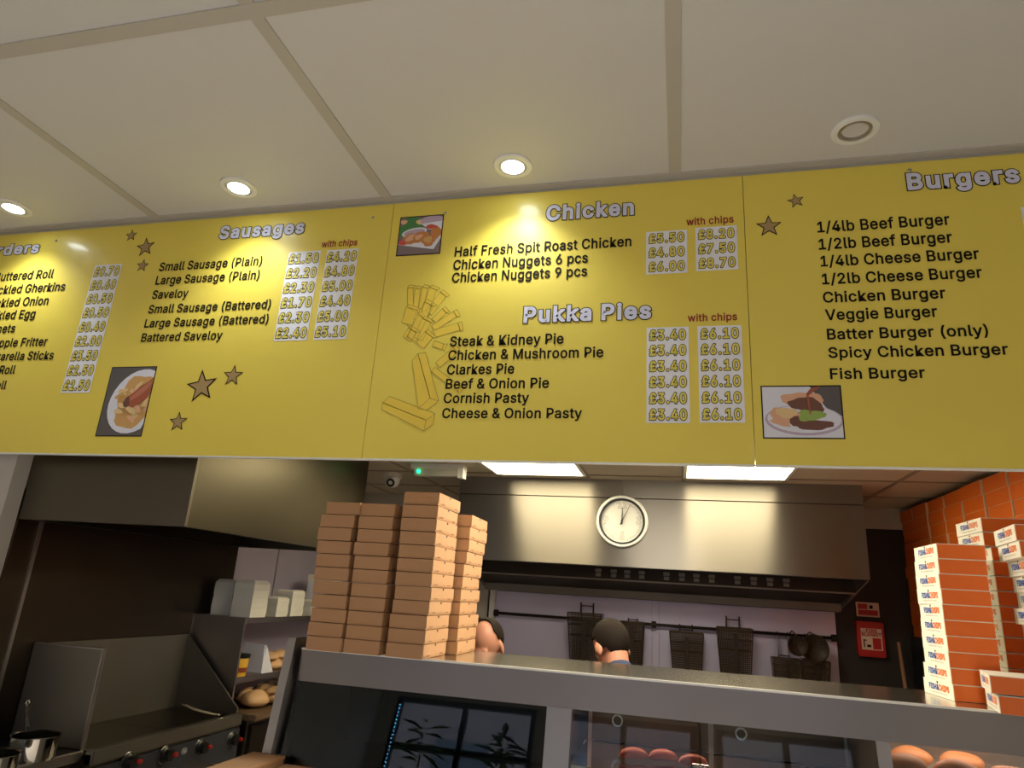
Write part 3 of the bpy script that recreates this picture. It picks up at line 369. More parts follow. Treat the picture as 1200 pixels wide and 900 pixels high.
# ceiling cover strips and the edge trim above the board
n = 1
def trim(*a):
    global n
    m = MB(); m.box(*a[:-1], a[-1]); struct('trim_%d' % n, m); n += 1
for x in (-2.235, -1.128, .0): trim(x-.021, x+.021, 1.27, 2.2, CH-.004, CH+.01, 'strip')
for x in (-2.235, -1.128, .0): trim(x-.021, x+.021, -2.7, 1.222, CH-.004, CH+.01, 'strip')
trim(-3.4, WR, 1.222, 1.27, CH-.005, CH+.01, 'strip'); 
trim(-3.4, WR, 2.165, 2.2, CH-.006, CH+.01, 'strip')
trim(-3.4, WR, 2.196, 2.24, CH-.026, CH+.01, 'strip')
for k, x in enumerate([.03+.6*i for i in range(-4, 4)]):
    trim(x-.012, x+.012, 2.36, WB, KH-.004, KH+.01, 'tbar')
for y in (3.07, 3.67, 4.27, 4.87): trim(WL, WR, y-.012, y+.012, KH-.005, KH+.01, 'tbar')
# steel cladding on the kitchen's left wall
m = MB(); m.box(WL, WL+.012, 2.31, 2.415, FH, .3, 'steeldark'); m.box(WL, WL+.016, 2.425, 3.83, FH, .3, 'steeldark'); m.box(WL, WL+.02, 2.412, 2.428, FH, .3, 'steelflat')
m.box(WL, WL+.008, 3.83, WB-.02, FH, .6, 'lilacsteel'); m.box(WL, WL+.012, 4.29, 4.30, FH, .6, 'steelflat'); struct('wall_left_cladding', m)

# ================================================================ MENU BOARDS
XS = [-3.39, -1.1, .233, 1.75]; BT, BB = 1.468, .427
FY = BY-.0125
def board(i, label):
    t = thing('menu_board', label, 'sign', (XS[i], BY, BB), 'yellow menu boards')
    m = MB(); m.box(XS[i]+.001, XS[i+1]-.001, BY-.012, BY+.006, BB, BT, 'yellow'); m.box(XS[i]+.001, XS[i+1]-.001, BY-.013, BY+.007, BB-.005, BB, 'yedge')
    build('panel', m, t); return t
bL = board(0, 'long yellow menu board listing orders and sausages, on the left')
bM = board(1, 'middle yellow menu board listing chicken dishes and pies')
bR = board(2, 'yellow menu board on the right listing the burgers')
LY = [FY-.0006*i for i in range(12)]
def bp(px, py): p = atY(px, py, FY); return p.x, p.z
def capw(px, py, cp): return abs(bp(px, py-cp)[1]-bp(px, py)[1])
def line(par, t, L, Rr, cp, m='ink', bold=.018, name='menu_line'):
    (xl, zl), (xr, zr) = bp(*L), bp(*Rr); mb = MB()
    c = (capw(*L, cp)+capw(*Rr, cp))/2
    put_text(mb, t, (xl, LY[2], (zl+zr)/2), (1, 0, 0), (0, 0, 1), xr-xl, c, m, bold)
    return build(name, mb, par)
def rline(par, t, Rr, cp):
    (xr, zr) = bp(*Rr); c = capw(*Rr, cp); mb = MB(); vs = text_poly(t, .018)[0]
    wd = (max(v[0] for v in vs)-min(v[0] for v in vs))*c/CAP*.91
    put_text(mb, t, (xr-wd, LY[2], zr), (1, 0, 0), (0, 0, 1), wd, c, 'ink', .018); return build('menu_line', mb, par)
def heading(par, t, L, Rr, cp):
    (xl, zl), (xr, zr) = bp(*L), bp(*Rr); mb = MB(); c = (capw(*L, cp)+capw(*Rr, cp))/2
    for b, mm, k in ((.062, 'ink', 2), (.034, 'lilac', 3)):
        put_text(mb, t, (xl, LY[k], (zl+zr)/2), (1, 0, 0), (0, 0, 1), xr-xl, c, mm, b, ref=.05)
    return build('heading', mb, par)
def prices(par, TL, TR, BR, BL, vals, inset=.06):
    q = [bp(*p) for p in (TL, TR, BR, BL)]
    x0 = (q[0][0]+q[3][0])/2; x1 = (q[1][0]+q[2][0])/2; z1 = (q[0][1]+q[1][1])/2; z0 = (q[2][1]+q[3][1])/2
    m = MB(); m.box(x0, x1, LY[1], FY, z0, z1, 'pwhite'); pn = build('price_panel', m, par)
    nrow = len(vals); hrow = (z1-z0)/nrow; w = x1-x0
    for i, v in enumerate(vals):
        mb = MB(); zc = z1-hrow*(i+.5); cp = min(hrow*.60, w*.32)
        for b, mm, k in ((.064, 'ink', 2), (.026, 'pricey', 3)):
            put_text(mb, v, (x0+w*inset, LY[k], zc-cp/2), (1, 0, 0), (0, 0, 1), w*(1-2*inset), cp, mm, b, ref=.055)
        build('price', mb, pn)
def star(par, px, py, r):
    x, z = bp(px, py); R_ = abs(bp(px+r, py)[0]-x); a0 = random.uniform(-.2, .2); mb = MB()
    for k, mm, y in ((1.16, 'ink', LY[1]), (.92, 'star', LY[2])):
        pts = [(x+R_*k*(1 if i % 2 == 0 else .42)*math.sin(a0+i*math.pi/5), y, z+R_*k*(1 if i % 2 == 0 else .42)*math.cos(a0+i*math.pi/5)) for i in range(10)]
        c = mb.bm.verts.new((x, y, z)); vv = [mb.bm.verts.new(p) for p in pts]
        for i in range(10): mb.bm.faces.new([c, vv[i], vv[(i+1) % 10]]).material_index = mb._mi(mm)
    build('star', mb, par)
# left board
heading(bL, 'Orders', (-20, 300), (45.5, 296), 11)
for t, p in (('Buttered Roll', (62, 325.5)), ('Pickled Gherkins', (75.5, 340.5)), ('Pickled Onion', (56, 357)), ('Pickled Egg', (40.5, 372.5)), ('nets', (17, 389.5)),
             ('Pineapple Fritter', (54.5, 405)), ('Mozzarella Sticks', (62, 421)), ('Roll', (17, 438)), ('Roll', (6.5, 456))): rline(bL, t, p, 9.6)
prices(bL, (112, 310.6), (144, 309.6), (104, 460), (71, 460.7), ['£0.70', '£0.60', '£0.50', '£0.50', '£0.40', '£2.00', '£3.50', '£2.50', '£2.50'], .04)
heading(bL, 'Sausages', (256, 279), (356.5, 273.5), 13.5)
for t, a, b in (('Small Sausage (Plain)', (186.3, 316.7), (306.3, 311.7)), ('Large Sausage (Plain)', (182, 333), (303.5, 327.7)), ('Saveloy', (177.8, 350.5), (220, 348.3)),
                ('Small Sausage (Battered)', (173.5, 366.8), (316.6, 362)), ('Large Sausage (Battered)', (169, 383.5), (314, 379)), ('Battered Saveloy', (165, 400.6), (260, 397.7))): line(bL, t, a, b, 9.6)
line(bL, 'with chips', (376.7, 290), (418.6, 287.5), 7.2, 'red')
prices(bL, (338.3, 295.4), (376.3, 294), (359.3, 398.8), (321.6, 399.5), ['£1.50', '£2.20', '£2.30', '£1.70', '£2.30', '£2.40'], .03)
prices(bL, (384, 293), (420, 291.5), (405.8, 397), (366.7, 398.5), ['£4.20', '£4.80', '£5.00', '£4.40', '£5.00', '£5.10'], .03)
for s in ((154, 276, 6), (170.6, 289.7, 9.5), (167, 311.4, 6.5), (236.4, 452.8, 16), (273, 440.4, 10.5), (208.7, 494.4, 9.5)): star(bL, *s)
# middle board
heading(bM, 'Chicken', (639.5, 257.5), (743.5, 251.5), 16)
for t, a, b in (('Half Fresh Spit Roast Chicken', (532.7, 300.7), (740, 288.3)), ('Chicken Nuggets 6 pcs', (531, 316), (688.8, 307.8)), ('Chicken Nuggets 9 pcs', (529.5, 331), (688, 323.3))): line(bM, t, a, b, 11)
line(bM, 'with chips', (804.3, 264), (859.8, 261), 8.2, 'red')
prices(bM, (757, 272.3), (805, 269), (805.7, 319.5), (757.4, 321.7), ['£5.50', '£4.80', '£6.00'])
prices(bM, (815, 267.3), (863.3, 264), (865.4, 315.3), (815.7, 318), ['£8.20', '£7.50', '£8.70'])
heading(bM, 'Pukka Pies', (612.7, 377.5), (764, 372.5), 17)
line(bM, 'with chips', (806, 377), (864, 375), 8.4, 'red')
for t, a, b in (('Steak & Kidney Pie', (527, 406), (660.3, 402.4)), ('Chicken & Mushroom Pie', (525, 422), (707, 418.4)), ('Clarkes Pie', (523.5, 439), (602.4, 437.6)),
                ('Beef & Onion Pie', (522, 456), (643.3, 454)), ('Cornish Pasty', (519.6, 472.4), (619.8, 471.7)), ('Cheese & Onion Pasty', (517.8, 490), (682, 489.8))): line(bM, t, a, b, 11.3)
prices(bM, (757.4, 384.2), (806.4, 382.8), (809.3, 495.5), (758, 495.9), ['£3.40']*6)
prices(bM, (817, 382.5), (868.6, 381), (873.6, 495), (820.3, 495.5), ['£6.10']*6)
# right board
heading(bR, 'Burgers', (1063, 222.5), (1196.5, 212.5), 18)
for t, a, b in (('1/4lb Beef Burger', (958, 272.6), (1113.4, 263)), ('1/2lb Beef Burger', (959.7, 292.5), (1116.3, 284)), ('1/4lb Cheese Burger', (961.8, 312.7), (1148, 303)),
                ('1/2lb Cheese Burger', (963.5, 333.4), (1151.4, 325)), ('Chicken Burger', (964.7, 354.5), (1108.7, 349.5)), ('Veggie Burger', (967.3, 374.8), (1099, 371.4)),
                ('Batter Burger (only)', (969.4, 397.2), (1158.6, 393.8)), ('Spicy Chicken Burger', (971, 419), (1182.2, 415.7)), ('Fish Burger', (973, 444.5), (1084.6, 442.4))): line(bR, t, a, b, 12.2)
m = MB(); x, z = bp(1196, 243); m.box(x, x+.15, LY[1], FY, z-.5, z, 'pwhite'); pn = build('price_panel', m, bR)
m = MB(); 
for b, mm, k in ((.064, 'ink', 2), (.026, 'pricey', 3)): put_text(m, '£', (x+.008, LY[k], z-.05), (1, 0, 0), (0, 0, 1), .022, .036, mm, b, ref=.055)
build('price', m, pn)
for s in ((932.6, 235.5, 9.5), (901, 265.4, 14)): star(bR, *s)
for b, pts in ((bL, ((66, 282), (437, 255))), (bM, ((521.5, 249.5),)), (bR, ((1066, 199.5),))):
    for p in pts:
        x, z = bp(*p); m = MB(); m.lathe([(0, .004), (.004, .0035), (.006, .0015), (.0065, 0)], (x, FY, z), 'steelflat', 12, 'Y'); build('screw', m, b)
# pale drawing of a heap of chips printed across the middle board
def zc(x, y): return bp(380+x/3.911, 290+y/3.911)
m = MB(); k = 0
def chip(front, end=None):
    global k
    y = LY[1]-.00002*k; k += 1
    for poly in (front,)+((end,) if end else ()):
        P = [zc(*p) for p in poly]
        m.face([(a, y, b) for a, b in P], 'chip')
        for i in range(len(P)):
            a = Vector((P[i][0], y-.0001, P[i][1])); b = Vector((P[(i+1) % len(P)][0], y-.0001, P[(i+1) % len(P)][1]))
            d = (b-a).normalized(); nn = Vector((-d.z, 0, d.x))*.0011
            m.face([a-nn, b-nn, b+nn, a+nn], 'chipline')
def stick(a, b, w, ew):      # a: root, b: tip, w: width, with a lid-like end quad
    a, b = Vector(a), Vector(b); d = (b-a).normalized(); nn = Vector((-d.y, d.x))*w/2
    chip([a-nn, b-nn, b+nn, a+nn], [b-nn, b+nn, b+nn*.9+d*ew*.4+nn*.5+Vector((ew*.5, -ew*.2)), b-nn+d*ew*.6+Vector((ew*.5, -ew*.2))])
    c1, c2 = a-nn*.1, b-nn*.1
for a, b, w in (((395, 360), (395, 185), 26), ((412, 330), (430, 190), 24), ((440, 300), (462, 185), 24), ((455, 320), (500, 190), 34), ((480, 300), (545, 215), 34),
                ((500, 340), (550, 290), 26), ((500, 370), (600, 305), 28), ((505, 395), (618, 362), 34), ((400, 420), (480, 260), 46), ((380, 350), (400, 280), 50),
                ((430, 420), (470, 335), 44), ((500, 440), (545, 455), 26), ((520, 540), (600, 470), 30), ((380, 420), (405, 380), 44), ((440, 450), (480, 400), 44), ((500, 560), (620, 650), 26)): stick(a, b, w, 16)
chip([(403, 520), (430, 487), (485, 690), (432, 740)], [(430, 487), (465, 482), (525, 705), (485, 690)]); chip([(432, 740), (485, 690), (525, 705), (470, 745)])
chip([(268, 712), (300, 683), (508, 762), (468, 792)], [(268, 712), (468, 792), (457, 840), (265, 742)]); chip([(468, 792), (508, 762), (497, 812), (457, 840)])
build('chips_drawing', m, bM)
# food photographs printed on the boards
def photo(par, TL, TR, BR, BL, layers, bg):
    q = [bp(*p) for p in (TL, TR, BR, BL)]
    x0 = (q[0][0]+q[3][0])/2; x1 = (q[1][0]+q[2][0])/2; z1 = (q[0][1]+q[1][1])/2; z0 = (q[2][1]+q[3][1])/2
    m = MB(); m.box(x0, x1, LY[1], FY, z0, z1, 'ink'); bd = .004
    ax0, ax1, az0, az1 = x0+bd, x1-bd, z0+bd, z1-bd
    m.face([(ax0, LY[1]-.0003, az0), (ax1, LY[1]-.0003, az0), (ax1, LY[1]-.0003, az1), (ax0, LY[1]-.0003, az1)], bg)
    rs = random.Random(5)
    for i, (kind, pts, mm) in enumerate(layers):
        y = LY[1]-.0004-.00012*i
        if kind == 'e':
            cx, cy, rx, ry, a = pts; P = []
            for j in range(28):
                t = 2*math.pi*j/28; r = 1+(.10*math.sin(3*t+i)+.06*math.sin(7*t+2*i) if mm not in ('p_white', 'p_lilac') else 0)
                u, v = rx*r*math.cos(t), ry*r*math.sin(t); P.append((cx+u*math.cos(a)-v*math.sin(a), cy+u*math.sin(a)+v*math.cos(a)))
        else: P = pts
        P = [(min(1, max(0, u)), min(1, max(0, v))) for u, v in P]
        m.face([(ax0+(ax1-ax0)*u, y, az1-(az1-az0)*v) for u, v in P], mm)
    build('food_photo', m, par)
rs = random.Random(3)
L1 = [('e', (.72, .5, .62, .46, -.25), 'p_white'), ('e', (.78, .5, .52, .37, -.25), 'p_chip')]
for i in range(26):
    a = rs.uniform(0, 6.28); r = rs.uniform(.3, .95); L1.append(('e', (.72+.46*r*math.cos(a), .52+.33*r*math.sin(a), .10, .035, rs.uniform(-.8, .8)), rs.choice(['p_chip2', 'p_chip', 'p_pie', 'p_chip2'])))
L1 += [('e', (.80, .40, .36, .12, -.55), 'p_saus'), ('e', (.78, .37, .28, .045, -.55), 'p_saus2'), ('e', (.68, .43, .1, .03, -.55), 'p_saus2'), ('e', (.53, .52, .07, .08, 0), 'p_brown')]
photo(bL, (132, 430.4), (184.5, 429), (165.7, 511.5), (111, 511.5), L1, 'p_grey')
L2 = [('p', [(0, .72), (0, 1), (1, 1), (1, .62), (.85, .9)], 'p_dark'), ('e', (.28, .2, .26, .22, 0), 'p_leaf'), ('e', (.12, .38, .16, .14, 0), 'p_leaf'), ('e', (.08, .12, .08, .06, 0), 'p_pie'),
      ('e', (.46, .14, .08, .07, 0), 'p_chip2'), ('e', (.78, .12, .3, .12, 0), 'p_lilac'), ('p', [(.5, .2), (1, .15), (1, .4), (.7, .36)], 'p_white'), ('e', (.78, .3, .16, .06, .2), 'p_red'),
      ('e', (.36, .42, .30, .12, -.15), 'p_white'), ('e', (.36, .42, .25, .08, -.15), 'p_lilac'), ('p', [(0, .73), (.1, .6), (1, .5), (1, .62), (.86, .9)], 'p_white'),
      ('e', (.26, .6, .2, .14, -.4), 'p_nug'), ('e', (.3, .56, .14, .08, -.4), 'p_pie'), ('e', (.52, .55, .2, .13, -.5), 'p_nug'), ('e', (.48, .55, .1, .06, -.5), 'p_pie'), ('e', (.88, .47, .13, .16, 0), 'p_nug'), ('e', (.72, .66, .17, .15, 0), 'p_nug'), ('e', (.71, .64, .1, .09, 0), 'p_chip'), ('e', (.1, .68, .09, .07, 0), 'p_red')]
photo(bM, (469.2, 254), (520.2, 252), (515.9, 298), (464.3, 299.9), L2, 'p_dark')
L3 = [('p', [(.62, 0), (1, 0), (1, .58), (.9, .55), (.8, .4)], 'p_grey'), ('e', (.52, .66, .5, .3, .05), 'p_lilac'), ('e', (.52, .64, .47, .27, .05), 'p_white'), ('e', (.62, .75, .27, .1, .05), 'p_brown'),
      ('e', (.52, .27, .27, .16, .1), 'p_pie'), ('e', (.54, .35, .2, .14, .1), 'p_brown'), ('e', (.68, .42, .1, .13, 0), 'p_brown'), ('e', (.56, .58, .15, .11, 0), 'p_green'), ('e', (.7, .56, .1, .08, 0), 'p_green'),
      ('e', (.27, .58, .19, .16, .25), 'p_pie'), ('e', (.3, .52, .14, .1, .2), 'p_chip2'), ('e', (.4, .68, .06, .1, .2), 'p_brown'), ('e', (.22, .72, .14, .05, .4), 'p_pie'),
      ('p', [(.62, .05), (.72, 0), (.76, 0), (.60, .18), (.615, .55), (.595, .55), (.57, .15)], 'p_saus')]
photo(bR, (890.8, 452.2), (985, 451.5), (991, 514.5), (894.5, 514.2), L3, 'p_white')

# ================================================================ LAMPS
def downlight(x, y, lit, label):
    t = thing('downlight', label, 'light', (x, y, CH), 'recessed ceiling downlights')
    m = MB(); m.lathe([(.072, 0), (.071, -.006), (.062, -.010), (.052, -.008), (.05, -.002)], (x, y, CH), 'white', 36); build('outer_ring', m, t)
    m = MB(); m.lathe([(.05, -.002), (.047, -.008), (.042, -.008), (.038, .004), (.036, .03)], (x, y, CH), 'white' if lit else 'steelflat', 32); build('inner_ring', m, t)
    m = MB(); m.lathe([(.0385, -.001), (.02, -.004), (0, -.005)] if lit else [(.038, .002), (.026, .018), (.01, .026), (.008, .012), (0, .010)], (x, y, CH), 'lamp' if lit else 'offlamp', 28); build('lamp_glass', m, t)
    if lit:
        l = bpy.data.lights.new('downlight_beam', 'SPOT'); l.energy = DOWN_W; l.spot_size = math.radians(120); l.spot_blend = .8; l.shadow_soft_size = .04; l.color = (.93, .98, 1)
        o = bpy.data.objects.new('downlight_beam', l); col.objects.link(o); o.location = (x, y, CH-.02+EYE)
for px, py, lit, lab in ((16, 243, 1, 'lit white downlight furthest left, cut by the left edge'), (280, 219, 1, 'lit white downlight above the sausages list'),
                         (601, 194, 1, 'lit white downlight above the chicken list'), (1002, 152, 0, 'unlit white downlight above the burgers list')):
    p = atH(px, py, CH); downlight(p.x, p.y, lit, lab)
for x0, lab in ((-1.17, 'bright square ceiling light panel left of the clock'), (.03, 'bright square ceiling light panel right of the clock')):
    t = thing('ceiling_light_panel', lab, 'light', (x0+.3, 3.97, KH), 'kitchen ceiling light panels')
    m = MB(); m.box(x0+.02, x0+.58, 3.69, 4.25, KH-.008, KH-.005, 'diffuser'); build('diffuser', m, t)
    m = MB()
    for a in ((x0, x0+.02, 3.67, 4.27), (x0+.58, x0+.6, 3.67, 4.27), (x0+.02, x0+.58, 3.67, 3.69), (x0+.02, x0+.58, 4.25, 4.27)): m.box(*a, KH-.012, KH-.004, 'white')
    build('frame', m, t)
t = thing('security_camera', 'small white dome security camera on the kitchen ceiling', 'camera', (-1.95, 4.39, KH))
m = MB(); m.lathe([(.062, 0), (.064, -.03), (.055, -.035)], (-1.95, 4.39, KH), 'white', 28); build('mount', m, t)
m = MB(); m.ball((-1.95, 4.39, KH-.045), .054, 'white', 24, 16); build('ball_housing', m, t)
d = (Vector((.2, -1.3, -.75))).normalized(); c = Vector((-1.95, 4.39, KH-.045))
q = d.to_track_quat('Z', 'Y').to_matrix().to_4x4(); b = MB(); b.lathe([(.03, .045), (.03, .053), (.024, .056), (.02, .052), (0, .05)], (0, 0, 0), 'black', 20); bmesh.ops.transform(b.bm, matrix=Matrix.Translation(c) @ q, verts=b.bm.verts); build('lens', b, t)
t = thing('emergency_light', 'long white emergency light with green indicator on the kitchen ceiling', 'light', (-1.47, 4.03, KH))
m = MB(); m.box(-1.655, -1.30, 3.98, 4.06, KH-.03, KH, 'white', bev=.004); build('base', m, t)
m = MB(); m.prism([(-1.63, 3.985, KH-.03), (-1.63, 4.055, KH-.03), (-1.63, 4.045, KH-.075), (-1.63, 3.995, KH-.075)], (.29, 0, 0), 'translucent'); build('diffuser', m, t)
m = MB(); m.prism([(-1.338, 3.975, KH), (-1.338, 4.065, KH), (-1.338, 4.05, KH-.085), (-1.338, 3.99, KH-.085)], (.035, 0, 0), 'white'); build('end_cap', m, t)
m = MB(); m.ball((-1.60, 3.985, KH-.05), .012, 'greenled'); build('indicator', m, t)

# ================================================================ RANGE HOOD AND BACK WALL OF THE KITCHEN
HX0, HX1, HY = -1.463, 1.073, 4.43
t = thing('range_hood', 'wide stainless steel range hood with the clock on it', 'hood', ((HX0+HX1)/2, HY, .2))
m = MB(); m.box(HX0, HX1, HY, HY+.02, .2, .628, 'steel', bev=.003); m.box(HX0, HX1, HY+.012, HY+.03, .622, .64, 'soot'); build('front_panel', m, t)
m = MB(); m.box(HX0, -.354, HY, HY+.02, .634, KH, 'steel'); m.box(-.351, HX1, HY, HY+.02, .634, KH, 'steel'); build('upper_band', m, t)
for x in (HX0, HX1-.012):
    m = MB(); m.prism([(x, HY+.02, KH), (x, HY+.02, .2), (x, HY+.05, .19), (x, 5.36, .01), (x, 5.39, .01), (x, 5.39, KH)], (.012, 0, 0), 'steelflat'); build('end_panel', m, t)
m = MB(); m.prism([(HX0+.012, HY+.36, .150), (HX0+.012, HY+.36, .135), (HX0+.012, 5.22, .065), (HX0+.012, 5.22, .08)], (HX1-HX0-.024, 0, 0), 'soot'); build('filter_bank', m, t)
m = MB(); m.box(HX0+.012, HX1-.012, HY+.02, HY+.07, .2, .212, 'hoodsteel'); m.box(HX0+.012, HX1-.012, 5.215, 5.36, .016, .03, 'guardsteel'); m.box(HX0+.012, HX1-.012, 5.2, 5.215, .016, .085, 'guardsteel'); build('gutter', m, t)
m = MB(); m.box(HX0+.012, HX1-.012, HY+.30, HY+.36, .130, .30, 'soot'); m.box(HX0+.012, HX1-.012, HY+.292, HY+.36, .122, .131, 'guardsteel'); build('clip_rail', m, t)
for px in (701, 719, 735, 752, 781, 799, 816, 834, 864, 883, 902, 921):
    x = atY(px, 672, HY+.29).x; m = MB(); m.box(x-.02, x+.02, HY+.288, HY+.30, .172, .194, 'guardsteel', bev=.002); build('filter_clip', m, t); m = MB(); m.box(x-.017, x+.017, HY+.288, HY+.30, .144, .166, 'guardsteel', bev=.002); build('filter_clip', m, t)
# clock
cx, cz = -.353, .481; cy = HY
t = thing('wall_clock', 'round white wall clock with silver rim on the steel hood', 'clock', (cx, cy, cz))
m = MB(); m.lathe([(.163, 0), (.165, .02), (.158, .034), (.148, .034), (.144, .026)], (cx, cy, cz), 'white', 48, 'Y'); build('rim', m, t)
m = MB(); m.lathe([(.144, .03), (.133, .028), (.132, .014)], (cx, cy, cz), 'black', 48, 'Y'); build('inner_ring', m, t)
m = MB(); m.lathe([(.134, .014), (0, .0141)], (cx, cy, cz), 'clockface', 48, 'Y'); face = build('dial', m, t)
m = MB()
for i in range(60):
    a = i*math.pi/30; r0 = .112 if i % 5 else .106; dx, dz = math.sin(a), math.cos(a); wv = Vector((dz, 0, -dx))*.0008
    if i % 15 in (0, 1, 14): continue
    A = Vector((cx+dx*r0, cy-.0148, cz+dz*r0)); B = Vector((cx+dx*.122, cy-.0148, cz+dz*.122)); m.face([A-wv, B-wv, B+wv, A+wv], 'ink')
build('minute_marks', m, face)
m = MB()
for s, ax, az in (('12', 0, .085), ('3', .103, -.016), ('6', 0, -.112), ('9', -.103, -.016)):
    w = .056 if s == '12' else .03
    for b, mm, yy in ((.036, 'numeral', .0147), (.014, 'clockface', .0153)): put_text(m, s, (cx+ax-w/2, cy-yy, cz+az), (1, 0, 0), (0, 0, 1), w, .044, mm, b, ref=.03)
build('numerals', m, face)
m = MB()
a = math.radians(1.5); m.prism([(cx-.004, cy-.018, cz-.02), (cx+.004, cy-.018, cz-.02), (cx+.003, cy-.018, cz+.085), (cx-.001, cy-.018, cz+.085)], (0, -.002, 0), 'black'); build('hour_hand', m, t)
m = MB(); dx, dz = math.sin(math.radians(26)), math.cos(math.radians(26)); w = Vector((dz, 0, -dx))*.003; o = Vector((cx, cy-.021, cz)); D = Vector((dx, 0, dz))
m.prism([o-D*.025-w, o-D*.025+w, o+D*.118+w*.4, o+D*.118-w*.4], (0, -.002, 0), 'black'); m.lathe([(.007, .016), (.007, .025), (0, .026)], (cx, cy, cz), 'black', 12, 'Y'); build('minute_hand', m, t)
# back panel and hanging rail
t = thing('splashback', 'pale steel splashback panel behind the fryers, under the hood', 'panel', (-.17, 5.36, -1.0))
m = MB(); m.box(-1.395, -.202, 5.362, 5.385, -1.0, .012, 'lilacsteel'); m.box(-.200, -.152, 5.360, 5.385, -1.0, .012, 'lilacsteel'); m.box(-.150, 1.05, 5.362, 5.385, -1.0, .012, 'lilacsteel'); build('sheet', m, t)
m = MB(); m.box(-1.44, -1.395, 5.33, 5.385, -1.0, .02, 'white', bev=.003); build('edge_post', m, t)
RY = 5.29; RH = lambda x: -.151-.003*(x+1.38)
t = thing('hanging_rail', 'dark horizontal rail carrying the fryer baskets', 'rail', (-.17, RY, -.155))
m = MB(); m.tube([(-1.38, RY, RH(-1.38)), (1.03, RY, RH(1.03))], .011, 'soot', 8); build('bar', m, t)
for x in (-1.37, -.185, 1.02):
    m = MB(); m.lathe([(.024, -.016), (.024, .016)], (x, RY, RH(x)), 'soot', 12, 'X'); m.tube([(x, RY, RH(x)), (x, 5.362, RH(x))], .012, 'soot', 8); build('bracket', m, t)
def basket(px0, px1, pyt, deep, label, over=.05, taper=.8):
    a = atY(px0, pyt, 5.18); b = atY(px1, pyt, 5.18); x0, x1, zt = a.x, b.x, (a.z+b.z)/2; w = x1-x0; cx = (x0+x1)/2
    t = thing('fryer_basket', label, 'basket', (cx, 5.2, zt-deep), 'fryer baskets on the rail')
    y0, y1 = 5.10, 5.262; yb0, yb1 = 5.16, 5.258; zb = zt-deep; wb = w*taper
    def P(u, v, front):   # u 0..1 across, v 0..1 down
        ww = w+(wb-w)*v; y = (y0+(yb0-y0)*v) if front else (y1+(yb1-y1)*v); return Vector((cx-ww/2+ww*u, y, zt+(zb-zt)*v))
    m = MB()
    for fr in (True, False):
        for i in range(21): m.tube([P(i/20, 0, fr), P(i/20, 1, fr)], .0026, 'wire', 4, False)
        for j in range(27): m.tube([P(0, j/26, fr), P(1, j/26, fr)], .0026, 'wire', 4, False)
    for u in (0, 1):
        for j in range(15): m.tube([P(u, j/14, True), P(u, j/14, False)], .0018, 'wire', 4, False)
    for i in range(13): m.tube([P(i/12, 1, True), P(i/12, 1, False)], .0018, 'wire', 4, False)
    build('wire_mesh', m, t)
    m = MB()
    for v in (0, .22, .42, 1): m.tube([P(0, v, True), P(1, v, True), P(1, v, False), P(0, v, False)], .0045, 'wire', 6, closed=True)
    for u in (0, 1): m.tube([P(u, 0, True), P(u, 1, True)], .0045, 'wire', 6)
    build('frame', m, t)
    m = MB()
    for u in (.3, .68): p = P(u, 0, False); m.tube([p, p+Vector((0, .01, over)), (p.x, RY, RH(p.x)+.016), (p.x, RY+.02, RH(p.x))] if over < .03 else [p, p+Vector((0, 0, over)), p+Vector((0, .02, over)), (p.x, RY+.014, RH(p.x)+.01)], .005, 'wire', 6)
    p, q = P(.3, 0, False), P(.68, 0, False); m.tube([p+Vector((0, 0, over*.7)), q+Vector((0, 0, over*.7))], .004, 'wire', 6); build('hook', m, t)
    m = MB(); p = P(.5, .1, True); q = P(.5, .95, True); m.box(p.x-.014, p.x+.014, p.y-.012, p.y-.002, q.z, p.z, 'soot'); 
    for v in (.3, .5, .75): r = P(.5, v, True); m.lathe([(.012, .014), (.012, .018), (.006, .018), (0, .016)], (r.x, r.y, r.z), 'steelflat', 12, 'Y')
    build('handle_plate', m, t)
basket(667, 706, 719, .36, 'dark wire fryer basket nearest the left end of the rail', .075)
basket(727, 755, 729, .30, 'dark wire fryer basket half behind the dark-haired man', .02)
basket(785, 824, 741, .30, 'dark wire fryer basket hanging third along the rail', .02)
basket(840, 881, 736, .34, 'dark wire fryer basket with tall hooks, fourth along the rail', .075)
basket(905, 938, 772, .22, 'small wire basket hanging left of the last one', .02, .85)
basket(939, 970, 774, .22, 'small wire basket at the right end of the rail', .02, .85)
def skimmer(px, py, r, label, tool, Y=5.05):
    p = atY(px, py, Y); t = thing(tool, label, 'skimmer', (p.x, p.y, p.z-r), 'skimmers on the rail')
    m = MB()
    for i in range(-5, 6):
        o = i*r/5.5; hh = math.sqrt(max(0, r*r-o*o)); m.tube([(p.x+o, p.y, p.z-hh), (p.x+o, p.y+.02, p.z), (p.x+o, p.y, p.z+hh)], .002, 'wire', 4, False); m.tube([(p.x-hh, p.y, p.z+o), (p.x, p.y+.02, p.z+o), (p.x+hh, p.y, p.z+o)], .002, 'wire', 4, False)
    m.lathe([(r*.95, .004), (r*.5, -.015), (0, -.02)], (p.x, p.y, p.z), 'soot', 20, 'Y'); build('bowl', m, t)
    m = MB(); m.tube([(p.x+r*math.cos(i*.3), p.y, p.z+r*math.sin(i*.3)) for i in range(21)], .004, 'wire', 6, closed=True); build('ring', m, t)
    m = MB(); m.tube([(p.x, p.y, p.z+r), (p.x, 5.2, RH(p.x)+.03), (p.x, RY, RH(p.x)+.016), (p.x, RY+.016, RH(p.x))], .005, 'wire', 6); build('handle', m, t)
skimmer(935, 757, .06, 'round dark skimmer, left of the pair at rail end', 'skimmer', 4.99); skimmer(955, 760, .085, 'larger round dark skimmer, right of the pair at rail end', 'skimmer')
